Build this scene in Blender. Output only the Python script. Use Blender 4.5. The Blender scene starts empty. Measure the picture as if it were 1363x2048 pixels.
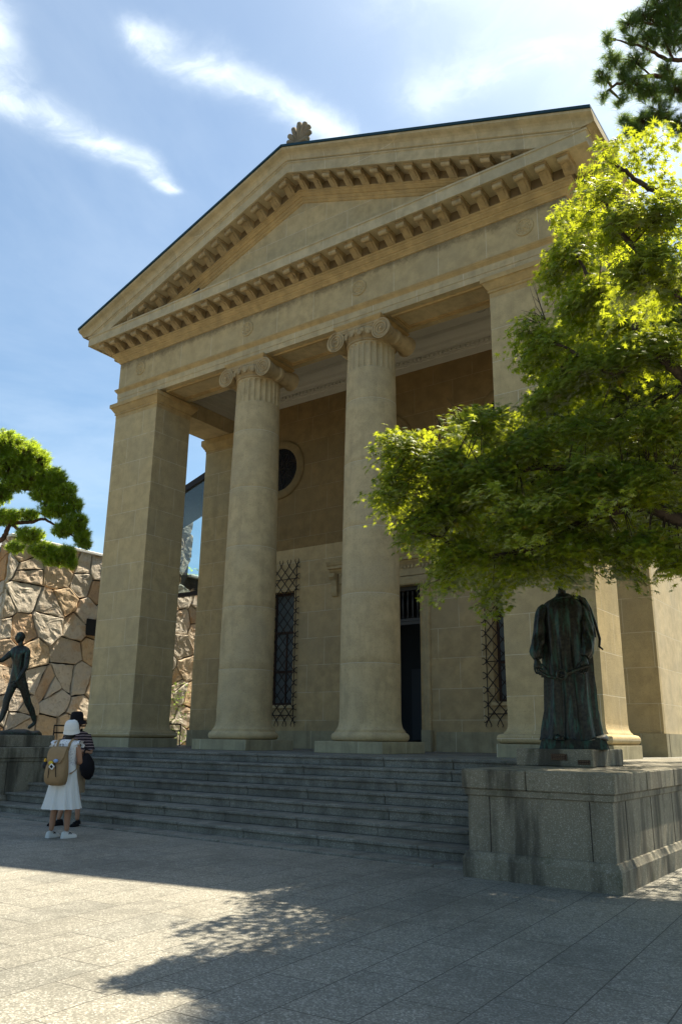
import bpy, bmesh, math, random
import numpy as np
from mathutils import Vector, Matrix, Euler
random.seed(7); rng = np.random.default_rng(11)
R = math.radians; PI = math.pi
scene = bpy.context.scene
COL = scene.collection

# ------------------------------------------------------------------ camera
CAM = Vector((11.6702, -14.352, 1.391))
YAW, PIT, ROLL, FOC = R(35.666), R(15.749), R(0.747), 1599.508     # FOC in pixels of a 1363 px wide picture
_f = Vector((-math.sin(YAW)*math.cos(PIT), math.cos(YAW)*math.cos(PIT), math.sin(PIT)))
_r0 = Vector((math.cos(YAW), math.sin(YAW), 0)); _u0 = _r0.cross(_f)
_r = _r0*math.cos(ROLL) + _u0*math.sin(ROLL); _u = -_r0*math.sin(ROLL) + _u0*math.cos(ROLL)
cd = bpy.data.cameras.new('camera'); cam = bpy.data.objects.new('camera', cd); COL.objects.link(cam)
M3 = Matrix((_r, _u, -_f)).transposed()
cam.matrix_world = Matrix.Translation(CAM) @ M3.to_4x4()
cd.sensor_fit = 'HORIZONTAL'; cd.sensor_width = 36.0; cd.lens = 36.0*FOC/1363.0
cd.clip_start = 0.1; cd.clip_end = 2000
scene.camera = cam

def ray(u, v): return _f + _r*((u-681.5)/FOC) - _u*((v-1024)/FOC)
def at(u, v, D): return CAM + ray(u, v)*D                          # a surveyed point at depth D
def onp(ax, val, u, v):
    d = ray(u, v); t = (val-CAM[ax])/d[ax]; return CAM + d*t

# ------------------------------------------------------------------ object helpers
def thing(name, label, cat, loc=(0, 0, 0), group=None, kind=None, rotz=0):
    o = bpy.data.objects.new(name, None); COL.objects.link(o); o.location = loc; o.rotation_euler = (0, 0, rotz)
    tag(o, label, cat, group, kind); return o
def tag(o, label=None, cat=None, group=None, kind=None):
    if label: o['label'] = label
    if cat: o['category'] = cat
    if group: o['group'] = group
    if kind: o['kind'] = kind
    return o
def wloc(o):
    v = Vector((0, 0, 0))
    while o is not None: v += o.location; o = o.parent
    return v
def part(name, mb, mat, parent=None, local=False, smooth=None, label=None):
    """link the collected geometry as ONE mesh; world coordinates unless local"""
    me = mb if isinstance(mb, bpy.types.Mesh) else mb.mesh(name, smooth)
    if mat is not None and len(me.materials) == 0: 
        for m in (mat if isinstance(mat, (list, tuple)) else [mat]): me.materials.append(m)
    o = bpy.data.objects.new(name, me); COL.objects.link(o)
    if parent is not None:
        o.parent = parent
        if not local: me.transform(Matrix.Translation(-wloc(parent)))
    if label: o['label'] = label
    return o
def copy_tree(o, parent=None):
    c = o.copy(); COL.objects.link(c); c.parent = parent
    for ch in list(o.children): copy_tree(ch, c)
    return c

class MB:
    def __init__(s): s.v = []; s.f = []; s.mi = []
    def add(s, vs, fs, mi=0):
        n = len(s.v); s.v += [tuple(p) for p in vs]; s.f += [tuple(i+n for i in f) for f in fs]; s.mi += [mi]*len(fs)
    def mesh(s, name, smooth=None):
        me = bpy.data.meshes.new(name); me.from_pydata(s.v, [], s.f); me.validate()
        bm = bmesh.new(); bm.from_mesh(me); bmesh.ops.recalc_face_normals(bm, faces=bm.faces[:]) ; 
        bm.to_mesh(me); bm.free()
        if any(s.mi) and len(me.polygons) == len(s.mi): me.polygons.foreach_set('material_index', s.mi)
        if smooth is not None:
            me.polygons.foreach_set('use_smooth', [True]*len(me.polygons))
            if smooth < 179: me.set_sharp_from_angle(angle=R(smooth))
        return me
    def box(s, x0, x1, y0, y1, z0, z1, mi=0, T=None):
        vs = [Vector(p) for p in ((x0,y0,z0),(x1,y0,z0),(x1,y1,z0),(x0,y1,z0),(x0,y0,z1),(x1,y0,z1),(x1,y1,z1),(x0,y1,z1))]
        if T is not None: vs = [T @ p for p in vs]
        s.add(vs, ((0,3,2,1),(4,5,6,7),(0,1,5,4),(1,2,6,5),(2,3,7,6),(3,0,4,7)), mi); return s
    def bbox(s, x0, x1, y0, y1, z0, z1, b=.012, mi=0, T=None):       # box with chamfered edges
        bm = bmesh.new(); bmesh.ops.create_cube(bm, size=1)
        for v in bm.verts: v.co = Vector(((x0+x1)/2+v.co.x*(x1-x0), (y0+y1)/2+v.co.y*(y1-y0), (z0+z1)/2+v.co.z*(z1-z0)))
        bmesh.ops.bevel(bm, geom=bm.edges[:], offset=b, segments=1, affect='EDGES')
        s.bm(bm, mi, T); return s
    def bm(s, bm, mi=0, T=None):
        bm.verts.index_update()
        s.add([(T @ v.co if T is not None else v.co) for v in bm.verts], [[v.index for v in f.verts] for f in bm.faces], mi); bm.free(); return s
    def loft(s, rings, closed=True, cap0=True, cap1=True, mi=0):
        n = len(rings[0]); vs = [p for r in rings for p in r]; fs = []
        for i in range(len(rings)-1):
            for j in range(n if closed else n-1):
                a = i*n+j; b = i*n+(j+1) % n; fs.append((a, b, b+n, a+n))
        if cap0 and closed: fs.append(tuple(range(n-1, -1, -1)))
        if cap1 and closed: m = (len(rings)-1)*n; fs.append(tuple(range(m, m+n)))
        s.add(vs, fs, mi); return s
    def prism(s, pts, d, mi=0):                                     # polygon swept by vector d
        d = Vector(d); return s.loft([[Vector(p) for p in pts], [Vector(p)+d for p in pts]], mi=mi)
    def lathe(s, prof, c=(0, 0, 0), seg=48, T=None, mi=0, caps=True):  # prof: (r, z)
        rings = []
        for r, z in prof:
            ring = [Vector((c[0]+r*math.cos(2*PI*k/seg), c[1]+r*math.sin(2*PI*k/seg), c[2]+z)) for k in range(seg)]
            if T is not None: ring = [T @ p for p in ring]
            rings.append(ring)
        return s.loft(rings, cap0=caps, cap1=caps, mi=mi)
    def tube(s, pts, r, seg=8, mi=0, caps=True):
        pts = [Vector(p) for p in pts]; rings = []; up = None
        rr = r if isinstance(r, (list, tuple)) else [r]*len(pts)
        for i, p in enumerate(pts):
            t = (pts[min(i+1, len(pts)-1)]-pts[max(i-1, 0)])
            if t.length < 1e-9: t = Vector((0, 0, 1))
            t.normalize()
            if up is None:
                up = Vector((0, 0, 1)) if abs(t.z) < .9 else Vector((1, 0, 0))
            a = t.cross(up); 
            if a.length < 1e-5: a = t.orthogonal()
            a.normalize(); b = a.cross(t).normalized(); up = b
            rings.append([p + (a*math.cos(2*PI*k/seg)+b*math.sin(2*PI*k/seg))*rr[i] for k in range(seg)])
        return s.loft(rings, mi=mi, cap0=caps, cap1=caps)
    def ball(s, c, r, seg=12, mi=0, T=None):
        rx, ry, rz = r if isinstance(r, (tuple, list)) else (r, r, r); n = seg//2
        rings = []
        for i in range(n+1):
            a = -PI/2+PI*i/n; cr = max(math.cos(a), .001)
            ring = [Vector((rx*cr*math.cos(2*PI*k/seg), ry*cr*math.sin(2*PI*k/seg), rz*math.sin(a))) for k in range(seg)]
            if T is not None: ring = [T @ p for p in ring]
            rings.append([Vector(c)+p for p in ring])
        return s.loft(rings, mi=mi)
    def rect_ring(s, x0, x1, y0, y1, prof, mi=0, caps=True):         # prof: (d outward, z)
        rings = [[(x0-d, y0-d, z), (x1+d, y0-d, z), (x1+d, y1+d, z), (x0-d, y1+d, z)] for d, z in prof]
        return s.loft(rings, mi=mi, cap0=caps, cap1=caps)
    def clip(s, co, no):                                            # keep the side the normal points to
        bm = bmesh.new(); vs = [bm.verts.new(p) for p in s.v]
        for f in s.f:
            try: bm.faces.new([vs[i] for i in f])
            except ValueError: pass
        bmesh.ops.bisect_plane(bm, geom=bm.verts[:]+bm.edges[:]+bm.faces[:], plane_co=co, plane_no=no, clear_inner=True)
        s.v = []; s.f = []; s.mi = []; s.bm(bm); return s

def skin(pts, edges, rad, sub=2, root=0):
    """one continuous surface grown round a skeleton"""
    me = bpy.data.meshes.new('skel'); me.from_pydata([tuple(p) for p in pts], edges, [])
    o = bpy.data.objects.new('skel', me); COL.objects.link(o)
    m = o.modifiers.new('s', 'SKIN'); m.use_smooth_shade = True
    for i, d in enumerate(me.skin_vertices[0].data):
        r = rad[i]; d.radius = (r, r) if not isinstance(r, tuple) else r; d.use_root = (i == root)
    if sub:
        q = o.modifiers.new('u', 'SUBSURF'); q.levels = sub; q.render_levels = sub
    dg = bpy.context.evaluated_depsgraph_get(); dg.update()
    out = bpy.data.meshes.new_from_object(o.evaluated_get(dg))
    bpy.data.objects.remove(o); bpy.data.meshes.remove(me)
    out.polygons.foreach_set('use_smooth', [True]*len(out.polygons))
    return out
def mesh_to_mb(me, mb, mi=0, T=None):
    mb.add([(T @ v.co if T is not None else v.co) for v in me.vertices], [tuple(p.vertices) for p in me.polygons], mi); return mb

# ------------------------------------------------------------------ materials
def srgb(r, g, b): return tuple(((c/255)/12.92 if c/255 <= .04045 else ((c/255+.055)/1.055)**2.4) for c in (r, g, b))+(1,)
class NT:
    def __init__(s, name):
        s.m = bpy.data.materials.new(name); s.m.use_nodes = True; s.t = s.m.node_tree; s.t.nodes.clear()
        s.out = s.t.nodes.new('ShaderNodeOutputMaterial')
    def n(s, typ, **kw):
        nd = s.t.nodes.new('ShaderNode'+typ)
        for k, v in kw.items():
            if k.startswith('i_'):
                key = k[2:]; key = int(key) if key.isdigit() else key.replace('_', ' ')
                s.set(nd.inputs[key], v)
            else: setattr(nd, k, v)
        return nd
    def set(s, sock, v):
        if isinstance(v, bpy.types.NodeSocket): s.t.links.new(v, sock)
        else: sock.default_value = v
    def math(s, op, a, b=None, c=None, clamp=False):
        nd = s.t.nodes.new('ShaderNodeMath'); nd.operation = op; nd.use_clamp = clamp
        s.set(nd.inputs[0], a)
        if b is not None: s.set(nd.inputs[1], b)
        if c is not None: s.set(nd.inputs[2], c)
        return nd.outputs[0]
    def mix(s, f, a, b, mode='MIX'):
        nd = s.t.nodes.new('ShaderNodeMix'); nd.data_type = 'RGBA'; nd.blend_type = mode
        s.set(nd.inputs[0], f); s.set(nd.inputs[6], a); s.set(nd.inputs[7], b); return nd.outputs[2]
    def ramp(s, f, stops):
        nd = s.t.nodes.new('ShaderNodeValToRGB'); s.set(nd.inputs[0], f); cr = nd.color_ramp
        while len(cr.elements) < len(stops): cr.elements.new(.5)
        for e, (p, c) in zip(cr.elements, stops): e.position = p; e.color = c if len(c) == 4 else (*c, 1)
        return nd.outputs[0]
    def rampv(s, f, a, b):                                          # 0..1 smooth between a and b
        nd = s.t.nodes.new('ShaderNodeMapRange'); nd.interpolation_type = 'SMOOTHSTEP'
        s.set(nd.inputs[0], f); nd.inputs[1].default_value = a; nd.inputs[2].default_value = b; return nd.outputs[0]
    def noise(s, vec, scale, detail=4, rough=.55, dist=0):
        nd = s.n('TexNoise'); s.set(nd.inputs['Vector'], vec); nd.inputs['Scale'].default_value = scale
        nd.inputs['Detail'].default_value = detail; nd.inputs['Roughness'].default_value = rough; nd.inputs['Distortion'].default_value = dist
        return nd.outputs[0]
    def pos(s): return s.n('NewGeometry').outputs['Position']
    def xyz(s, v): nd = s.n('SeparateXYZ'); s.set(nd.inputs[0], v); return nd.outputs
    def vec(s, x, y, z): nd = s.n('CombineXYZ'); s.set(nd.inputs[0], x); s.set(nd.inputs[1], y); s.set(nd.inputs[2], z); return nd.outputs[0]
    def finish(s, col, rough=.8, bump=None, bstr=.3, bdist=.01, metal=0, spec=.3, **kw):
        p = s.n('BsdfPrincipled'); s.set(p.inputs['Base Color'], col); s.set(p.inputs['Roughness'], rough)
        s.set(p.inputs['Metallic'], metal); p.inputs['Specular IOR Level'].default_value = spec
        for k, v in kw.items(): s.set(p.inputs[k.replace('_', ' ')], v)
        if bump is not None:
            b = s.n('Bump'); b.inputs['Strength'].default_value = bstr; b.inputs['Distance'].default_value = bdist
            s.set(b.inputs['Height'], bump); s.t.links.new(b.outputs[0], p.inputs['Normal'])
        s.t.links.new(p.outputs[0], s.out.inputs[0]); s.bsdf = p
        return s.m
def plain(name, col, rough=.6, var=.15, scale=8, metal=0, spec=.3, bstr=.15):
    t = NT(name); p = t.n('TexCoord').outputs['Object']; n = t.noise(p, scale, 5)
    dark = tuple(c*(1-var) for c in col[:3])+(1,); lite = tuple(min(1, c*(1+var)) for c in col[:3])+(1,)
    return t.finish(t.mix(n, dark, lite), rough, n, bstr, .01, metal, spec)

STONE = (.45, .335, .175)
def stone(name, base=STONE, grain=1.0, joints=None, stain=None, dark_above=None, var=1.0, streak=0):
    """dressed stone cast: mottled, fine grained; joints=(block w, course h, z0, u0, offset) drawn as pale mortar lines"""
    t = NT(name); P = t.pos(); x, y, z = t.xyz(P)[:3]
    N = t.xyz(t.n('NewGeometry').outputs['True Normal']); 
    big = t.noise(P, .55, 5, .6); mid = t.noise(P, 3.2, 5, .65); fine = t.noise(P, 70, 3, .7); pit = t.noise(P, 26, 4, .7)
    b = base; c0 = tuple(q*.80 for q in b)+(1,); c1 = tuple(min(1, q*1.16) for q in b)+(1,)
    col = t.mix(t.rampv(mid, .3, .7), c0, c1)
    col = t.mix(t.math('MULTIPLY', t.rampv(big, .42, .68), .5*var), col, (b[0]*.78, b[1]*.84, b[2]*.98, 1))
    col = t.mix(t.math('MULTIPLY', t.rampv(fine, .35, .75), .30*grain), col, (b[0]*1.5, b[1]*1.5, b[2]*1.55, 1))
    col = t.mix(t.math('MULTIPLY', t.rampv(pit, .56, .72), .42*grain), col, (b[0]*.52, b[1]*.50, b[2]*.46, 1))
    bump = t.math('ADD', t.math('MULTIPLY', fine, .5*grain), t.math('MULTIPLY', pit, .9*grain))
    if joints:
        w, h, z0, u0, off = joints
        ax = t.math('GREATER_THAN', t.math('ABSOLUTE', N[0]), .7)
        u = t.math('ADD', t.math('MULTIPLY', ax, y), t.math('MULTIPLY', t.math('SUBTRACT', 1, ax), x))
        bt = t.n('TexBrick', offset=off, offset_frequency=2, squash=1)
        t.set(bt.inputs['Vector'], t.vec(t.math('SUBTRACT', u, u0), t.math('SUBTRACT', z, z0), 0))
        for k, v in (('Color1', (0.25, .25, .25, 1)), ('Color2', (.75, .75, .75, 1)), ('Mortar', (1, 1, 1, 1)), ('Scale', 1), ('Mortar Size', .008), ('Mortar Smooth', .3), ('Bias', 0), ('Brick Width', w), ('Row Height', h)):
            t.set(bt.inputs[k], v)
        vert = t.math('LESS_THAN', t.math('ABSOLUTE', N[2]), .6)
        fac = t.math('MULTIPLY', bt.outputs['Fac'], vert)
        tone = t.math('SUBTRACT', t.xyz(bt.outputs['Color'])[0], .5)
        col = t.mix(t.math('MULTIPLY', t.math('ABSOLUTE', tone), .85), col, t.mix(t.math('GREATER_THAN', tone, 0), (b[0]*.62, b[1]*.66, b[2]*.72, 1), (b[0]*1.3, b[1]*1.25, b[2]*1.15, 1)))
        brk = t.rampv(t.noise(P, 2.5, 3), .30, .5)
        col = t.mix(t.math('MULTIPLY', t.math('MULTIPLY', fac, brk), .75), col, (.62, .56, .42, 1))
        bump = t.math('SUBTRACT', bump, t.math('MULTIPLY', fac, 1.2))
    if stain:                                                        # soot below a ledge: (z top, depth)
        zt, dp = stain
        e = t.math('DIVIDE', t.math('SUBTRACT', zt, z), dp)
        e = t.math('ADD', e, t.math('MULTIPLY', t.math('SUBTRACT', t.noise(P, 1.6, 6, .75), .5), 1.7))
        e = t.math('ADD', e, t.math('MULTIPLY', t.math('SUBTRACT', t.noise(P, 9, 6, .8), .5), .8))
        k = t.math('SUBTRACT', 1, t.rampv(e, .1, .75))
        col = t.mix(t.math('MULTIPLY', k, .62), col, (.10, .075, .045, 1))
    if streak:
        sv = t.vec(t.math('MULTIPLY', x, 5), t.math('MULTIPLY', y, 5), t.math('MULTIPLY', z, .55))
        k = t.rampv(t.noise(sv, 1, 5, .6), .50, .68)
        col = t.mix(t.math('MULTIPLY', k, streak), col, (b[0]*.30, b[1]*.31, b[2]*.34, 1))
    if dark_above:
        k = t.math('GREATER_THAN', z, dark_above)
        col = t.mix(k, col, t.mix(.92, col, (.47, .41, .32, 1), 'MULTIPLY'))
    return t.finish(col, .88, bump, .55, .012, 0, .2)

def granite(name, a, b, speck=60, joints=None, stain=.5, rot=0, streak=0):
    t = NT(name); P = t.pos(); x, y, z = t.xyz(P)[:3]
    v = t.n('TexVoronoi', feature='F1'); t.set(v.inputs['Vector'], P); v.inputs['Scale'].default_value = speck
    g = t.noise(P, speck*1.3, 2, .6); big = t.noise(P, .8, 6, .6); mid = t.noise(P, 5, 5, .65)
    vg = t.xyz(v.outputs['Color'])[0]
    s = t.math('ADD', t.math('MULTIPLY', vg, .5), t.math('MULTIPLY', g, .5))
    col = t.mix(t.rampv(s, .36, .66), (*a, 1), (*b, 1))
    col = t.mix(t.math('MULTIPLY', t.rampv(s, .68, .74), .3), col, (.75, .72, .66, 1))
    k = t.rampv(t.math('ADD', t.math('MULTIPLY', big, .6), t.math('MULTIPLY', mid, .4)), .44, .62)
    col = t.mix(t.math('MULTIPLY', k, stain), col, tuple(q*.55 for q in a)+(1,))
    if streak:
        sv = t.vec(t.math('MULTIPLY', x, 3.2), t.math('MULTIPLY', y, 3.2), t.math('MULTIPLY', z, .5))
        kk = t.rampv(t.noise(sv, 1, 6, .62), .43, .64)
        col = t.mix(t.math('MULTIPLY', kk, streak), col, tuple(q*.22 for q in a)+(1,))
        kk = t.math('MULTIPLY', t.rampv(t.noise(P, 2.6, 6, .8), .56, .66), .5)
        col = t.mix(kk, col, (a[0]*.35, a[1]*.42, a[2]*.3, 1))
    bump = t.math('ADD', t.math('MULTIPLY', s, .8), mid)
    if joints:
        w, h, u0, v0 = joints
        c, sn = math.cos(rot), math.sin(rot)
        xr = t.math('ADD', t.math('MULTIPLY', x, c), t.math('MULTIPLY', y, -sn)); yr = t.math('ADD', t.math('MULTIPLY', x, sn), t.math('MULTIPLY', y, c))
        bt = t.n('TexBrick', offset=.43, offset_frequency=2)
        t.set(bt.inputs['Vector'], t.vec(t.math('SUBTRACT', yr, v0), t.math('SUBTRACT', xr, u0), 0))
        for kk, vv in (('Color1', (.2, .2, .2, 1)), ('Color2', (.8, .8, .8, 1)), ('Mortar', (0, 0, 0, 1)), ('Scale', 1), ('Mortar Size', .0045), ('Mortar Smooth', .25), ('Bias', 0), ('Brick Width', w), ('Row Height', h)):
            t.set(bt.inputs[kk], vv)
        tone = t.xyz(bt.outputs['Color'])[0]
        col = t.mix(t.math('MULTIPLY', t.math('SUBTRACT', 1, bt.outputs['Fac']), .55), col, t.mix(1, col, t.mix(tone, (.70, .73, .76, 1), (1.18, 1.14, 1.08, 1)), 'MULTIPLY'))
        col = t.mix(t.math('MULTIPLY', bt.outputs['Fac'], .85), col, (.045, .04, .032, 1))
        bump = t.math('SUBTRACT', bump, t.math('MULTIPLY', bt.outputs['Fac'], 3))
    return t.finish(col, .78, bump, .5, .006, 0, .35)

M = {}
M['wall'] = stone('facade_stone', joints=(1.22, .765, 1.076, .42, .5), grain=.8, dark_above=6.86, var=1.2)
M['pier'] = stone('pier_stone', base=(.46, .355, .19), grain=1.4, joints=(1.22, .765, 1.41, .30, .5), var=1.2, streak=.12)
M['side'] = stone('sunlit_side_stone', base=(.58, .465, .28), grain=.9, joints=(1.5, .765, 1.41, .30, .5))  # paler base colour carries the grazing sunlight on the flank walls
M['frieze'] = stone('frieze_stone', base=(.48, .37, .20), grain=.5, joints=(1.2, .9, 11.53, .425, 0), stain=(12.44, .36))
M['arch'] = stone('architrave_stone', base=(.50, .39, .22), grain=.5, joints=(1.2, .9, 10.9, -.15, 0), streak=.16)
M['mould'] = stone('moulding_stone', base=(.46, .32, .145), grain=.35)
M['corona'] = stone('corona_stone', base=(.50, .405, .245), grain=.45, joints=(1.05, 9, 6, .2, 0), streak=.10)
M['tymp'] = stone('tympanum_stone', base=(.49, .385, .215), grain=.4, joints=(1.35, .55, 13.3, .1, .5), streak=.14)
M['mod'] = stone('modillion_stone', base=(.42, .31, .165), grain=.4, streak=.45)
M['band'] = stone('shaded_band_stone', base=(.19, .135, .07), grain=.4, streak=.4)  # base colour darkened to hold the shade between modillions, plus stain streaks
M['base'] = stone('base_stone', base=(.36, .31, .19), grain=.9, joints=(1.5, 9, -4, .6, 0), streak=.3)
M['plaster'] = plain('ceiling_plaster', (.52, .49, .42, 1), .9, .1, 3)
M['granite'] = granite('step_granite', (.155, .15, .122), (.225, .218, .182), 120, stain=.6, streak=.35)
M['cheek'] = granite('plinth_granite', (.205, .182, .128), (.245, .218, .155), 130, stain=.3, streak=.85)
M['paving'] = granite('paving_granite', (.165, .158, .130), (.275, .26, .218), 90, joints=(.86, .447, 9.35, -9.35), stain=.45, rot=R(-3.2))
M['roofmetal'] = plain('blue_green_roof_sheet', (.018, .05, .062, 1), .45, .3, 4, .3)
M['iron'] = plain('wrought_iron', (.018, .012, .010, 1), .6, .4, 20)
M['dark'] = plain('dark_interior', (.012, .013, .016, 1), .7, .3, 3)
M['brown'] = plain('brown_window_wood', (.05, .026, .018, 1), .6, .3, 8)
t = NT('window_glass'); P = t.pos()
M['glass'] = t.finish(t.mix(t.noise(P, 2, 3), (.07, .085, .09, 1), (.15, .18, .19, 1)), .15, t.noise(P, 1.5, 2), .08, .02, 0, .6)
def bronze():
    t = NT('green_black_bronze'); P = t.n('TexCoord').outputs['Object']; x, y, z = t.xyz(P)[:3]
    n1 = t.noise(t.vec(t.math('MULTIPLY', x, 9), t.math('MULTIPLY', y, 9), z), 2.0, 6, .65); n2 = t.noise(P, 24, 4, .6)
    col = t.mix(t.rampv(n2, .3, .7), (.020, .020, .018, 1), (.05, .046, .036, 1))
    col = t.mix(t.math('MULTIPLY', t.rampv(n1, .48, .66), .65), col, (.05, .13, .10, 1))
    col = t.mix(t.math('MULTIPLY', t.rampv(t.noise(P, 6, 5, .7), .6, .7), .35), col, (.11, .10, .06, 1))
    return t.finish(col, t.math('ADD', t.math('MULTIPLY', n1, .3), .34), n2, .4, .006, .55, .4)
M['bronze'] = bronze()
# ================================================================== SETTING
gm = MB(); gm.add([(-150, -90, -.004), (150, -90, -.004), (150, 240, -.004), (-150, 240, -.004)], [(0, 1, 2, 3)])
g = part('ground', gm, plain('dark_outer_earth', (.10, .085, .06, 1), .95, .35, 3)); tag(g, kind='structure')  # unseen ground beyond the paving, made dark to cut bounce light
gm = MB(); gm.add([(-22, -23, 0), (19, -23, 0), (19, 26, 0), (-22, 26, 0)], [(0, 1, 2, 3)])
g = part('paved_forecourt', gm, M['paving']); tag(g, kind='structure')

ZP = 1.076; H = ZP/7; YB = -5.40; TR = .48; XH = 7.07
# terrace (paved platform the museum stands on)
mb = MB(); mb.box(-9.0, 9.03, YB+6*TR+.03, 24, 0, ZP-.05); mb.bbox(-9.0, 9.04, YB+6*TR, 24, ZP-.05, ZP, .012)
ter = part('terrace', mb, M['granite']); tag(ter, kind='structure')

# steps: each a long row of granite blocks with a projecting nosing
st = thing('stone_steps', 'broad flight of grey granite steps leading up to the columned porch', 'steps', (2.3, YB, 0))
rs = random.Random(3)
for k in range(7):
    y0 = YB+k*TR; mb = MB(); x = -7.4+rs.random()*.9; xs = [-7.42]
    while x < 7.2: xs.append(x); x += 1.25+rs.random()*.25
    xs.append(7.43); z0, z1 = k*H, (k+1)*H
    for a, b in zip(xs[:-1], xs[1:]):
        if k < 6 or True:
            j = rs.uniform(-.004, .004)
            yb = y0+TR+.05 if k < 6 else y0+.04
            mb.bbox(a+.004, b-.004, y0+j, yb, z0+(.003 if k else 0), z1-.042, .006)
            mb.bbox(a+.003, b-.003, y0-.028+j, yb, z1-.0425, z1+(.004 if k == 6 else 0)+rs.uniform(-.0015, .0015), .009)
    part('step', mb, M['granite'], st)
mb = MB(); xs = [-7.42+i*1.1 for i in range(15)]
for a in xs[:-1]: mb.bbox(a+.004, a+1.096, YB-.42, YB+.02, -.02, .026, .01)
part('kerb_strip', mb, M['granite'], st)

# right plinth block
def cheek(name, label, x0, x1, y0, y1, zb, ztop):
    t = thing(name, label, 'plinth', ((x0+x1)/2, y0, zb), 'granite plinths flanking the steps')
    mb = MB(); mb.rect_ring(x0+.05, x1-.05, y0+.05, y1, [(0, zb+.26), (0, ztop-.27)])
    part('body', mb, M['cheek'], t)
    mb = MB(); mb.rect_ring(x0+.05, x1-.05, y0+.05, y1-.01, [(.055, zb), (.055, zb+.19), (.045, zb+.205), (.02, zb+.255), (.004, zb+.262)])
    part('base_course', mb, M['cheek'], t)
    mb = MB(); mb.rect_ring(x0+.05, x1-.05, y0+.05, y1-.01, [(.004, ztop-.272), (.022, ztop-.262), (.026, ztop-.205), (.01, ztop-.2)])
    # cap blocks with open joints
    xs = [x0, x0+(x1-x0)*.445, x1] if x1-x0 < 3 else [x0, x1]
    for a, b in zip(xs[:-1], xs[1:]): mb.bbox(a+(.004 if a > x0 else 0), b-(.004 if b < x1 else 0), y0, y0+1.1, ztop-.2, ztop, .012)
    y = y0+1.108
    while y < y1-.1:
        e = min(y+1.15, y1); mb.bbox(x0, x1, y, e-.008, ztop-.2, ztop, .012); y = e
    part('cap', mb, M['cheek'], t)
    # raised vertical pilaster strips along the flank and joints on the front
    for xx in (x0+.30, x0+(x1-x0)*.83): mb = MB(); mb.box(xx, xx+.007, y0+.046, y0+.055, zb+.262, ztop-.275); part('joint', mb, M['iron'], t)
    y = y0+.45
    while y < y1-.3: mb = MB(); mb.box(x1-.056, x1-.047, y, y+.009, zb+.262, ztop-.275); y += .9; part('joint', mb, M['iron'], t)
    return t
ck = cheek('granite_plinth', 'large grey streaked granite plinth beside the steps carrying the robed bronze statue', 7.44, 9.093, -6.164, 9.0, 0, ZP+.006)
cl = cheek('granite_plinth', 'grey granite plinth at the left end of the steps carrying the striding nude statue', -5.4, -2.8, -5.42, -3.1, 0, ZP+.05)

# ================================================================== MUSEUM BUILDING
B = thing('museum_building', 'tan stone temple fronted museum with two ionic columns under a big pediment', 'building', (0, 0, ZP))

def rbox(mb, x0, x1, y0, y1, z0, z1): mb.box(x0, x1, y0, y1, z0, z1)
# --- rear wall with door and window openings
mb = MB(); YW = 4.0; YI = 4.55
DW, DT = 1.17, 5.36; WX0, WX1, WZ0, WZ1 = 3.16, 4.08, 2.27, 5.58
segs = [(-7.0, -WX1), (-WX0, -DW), (DW, WX0), (WX1, 7.0)]
for a, b in segs: mb.box(a, b, YW, YI, ZP, 11.7)
for a, b in ((-WX1, -WX0), (WX0, WX1)):
    mb.box(a, b, YW, YI, ZP, WZ0); mb.box(a, b, YW, YI, WZ1, 11.7)
mb.box(-DW, DW, YW, YI, DT, 11.7)
part('front_wall', mb, M['wall'], B)
# base course of the rear wall
mb = MB()
for a, b in ((-5.7, -1.55), (1.55, 5.7)): mb = MB(); mb.box(a, b, YW-.035, YW-.001, ZP, 1.555); part('base_course', mb, M['base'], B)
# antae
for s in (-1, 1):
    x0, x1 = (5.72, 7.07) if s > 0 else (-7.07, -5.72)
    a = MB(); a.box(x0, x1, 3.84, 3.998, 1.555, 10.72)
    an = part('anta', a, M['pier'], B)
    mb = MB(); mb.rect_ring(x0, x1, 3.84, 3.99, [(.004, 10.60), (.004, 10.70), (.03, 10.71), (.03, 10.75), (.05, 10.77), (.11, 10.87), (.13, 10.9), (.13, 11.08)])
    part('anta_cap', mb, M['mould'], an)
    mb = MB(); mb.rect_ring(x0, x1, 3.84, 3.99, [(.05, ZP), (.05, 1.555)])
    part('anta_base', mb, M['base'], an)
# side and back walls of the hall
for s in (-1, 1):
    mb = MB(); x0, x1 = sorted((s*7.068, s*6.5)); mb.box(x0, x1, 4.001, 22, 1.5, 11.1); part('side_wall', mb, M['side'], B)
    mb = MB(); x0, x1 = sorted((s*7.12, s*6.5)); mb.box(x0, x1, 3.997, 22.05, ZP, 1.553); part('side_base_course', mb, M['base'], B)
mb = MB(); mb.box(-7.0, 7.0, 21.6, 22, ZP, 15.0); part('back_wall', mb, M['side'], B)
# interior: floor level dark vestibule
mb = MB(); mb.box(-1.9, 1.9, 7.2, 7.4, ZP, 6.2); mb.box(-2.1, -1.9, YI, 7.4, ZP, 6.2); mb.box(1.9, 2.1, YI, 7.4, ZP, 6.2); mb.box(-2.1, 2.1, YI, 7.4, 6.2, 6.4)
part('vestibule', mb, plain('vestibule_paint', (.045, .05, .055, 1), .8, .1, 3), B)

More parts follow.
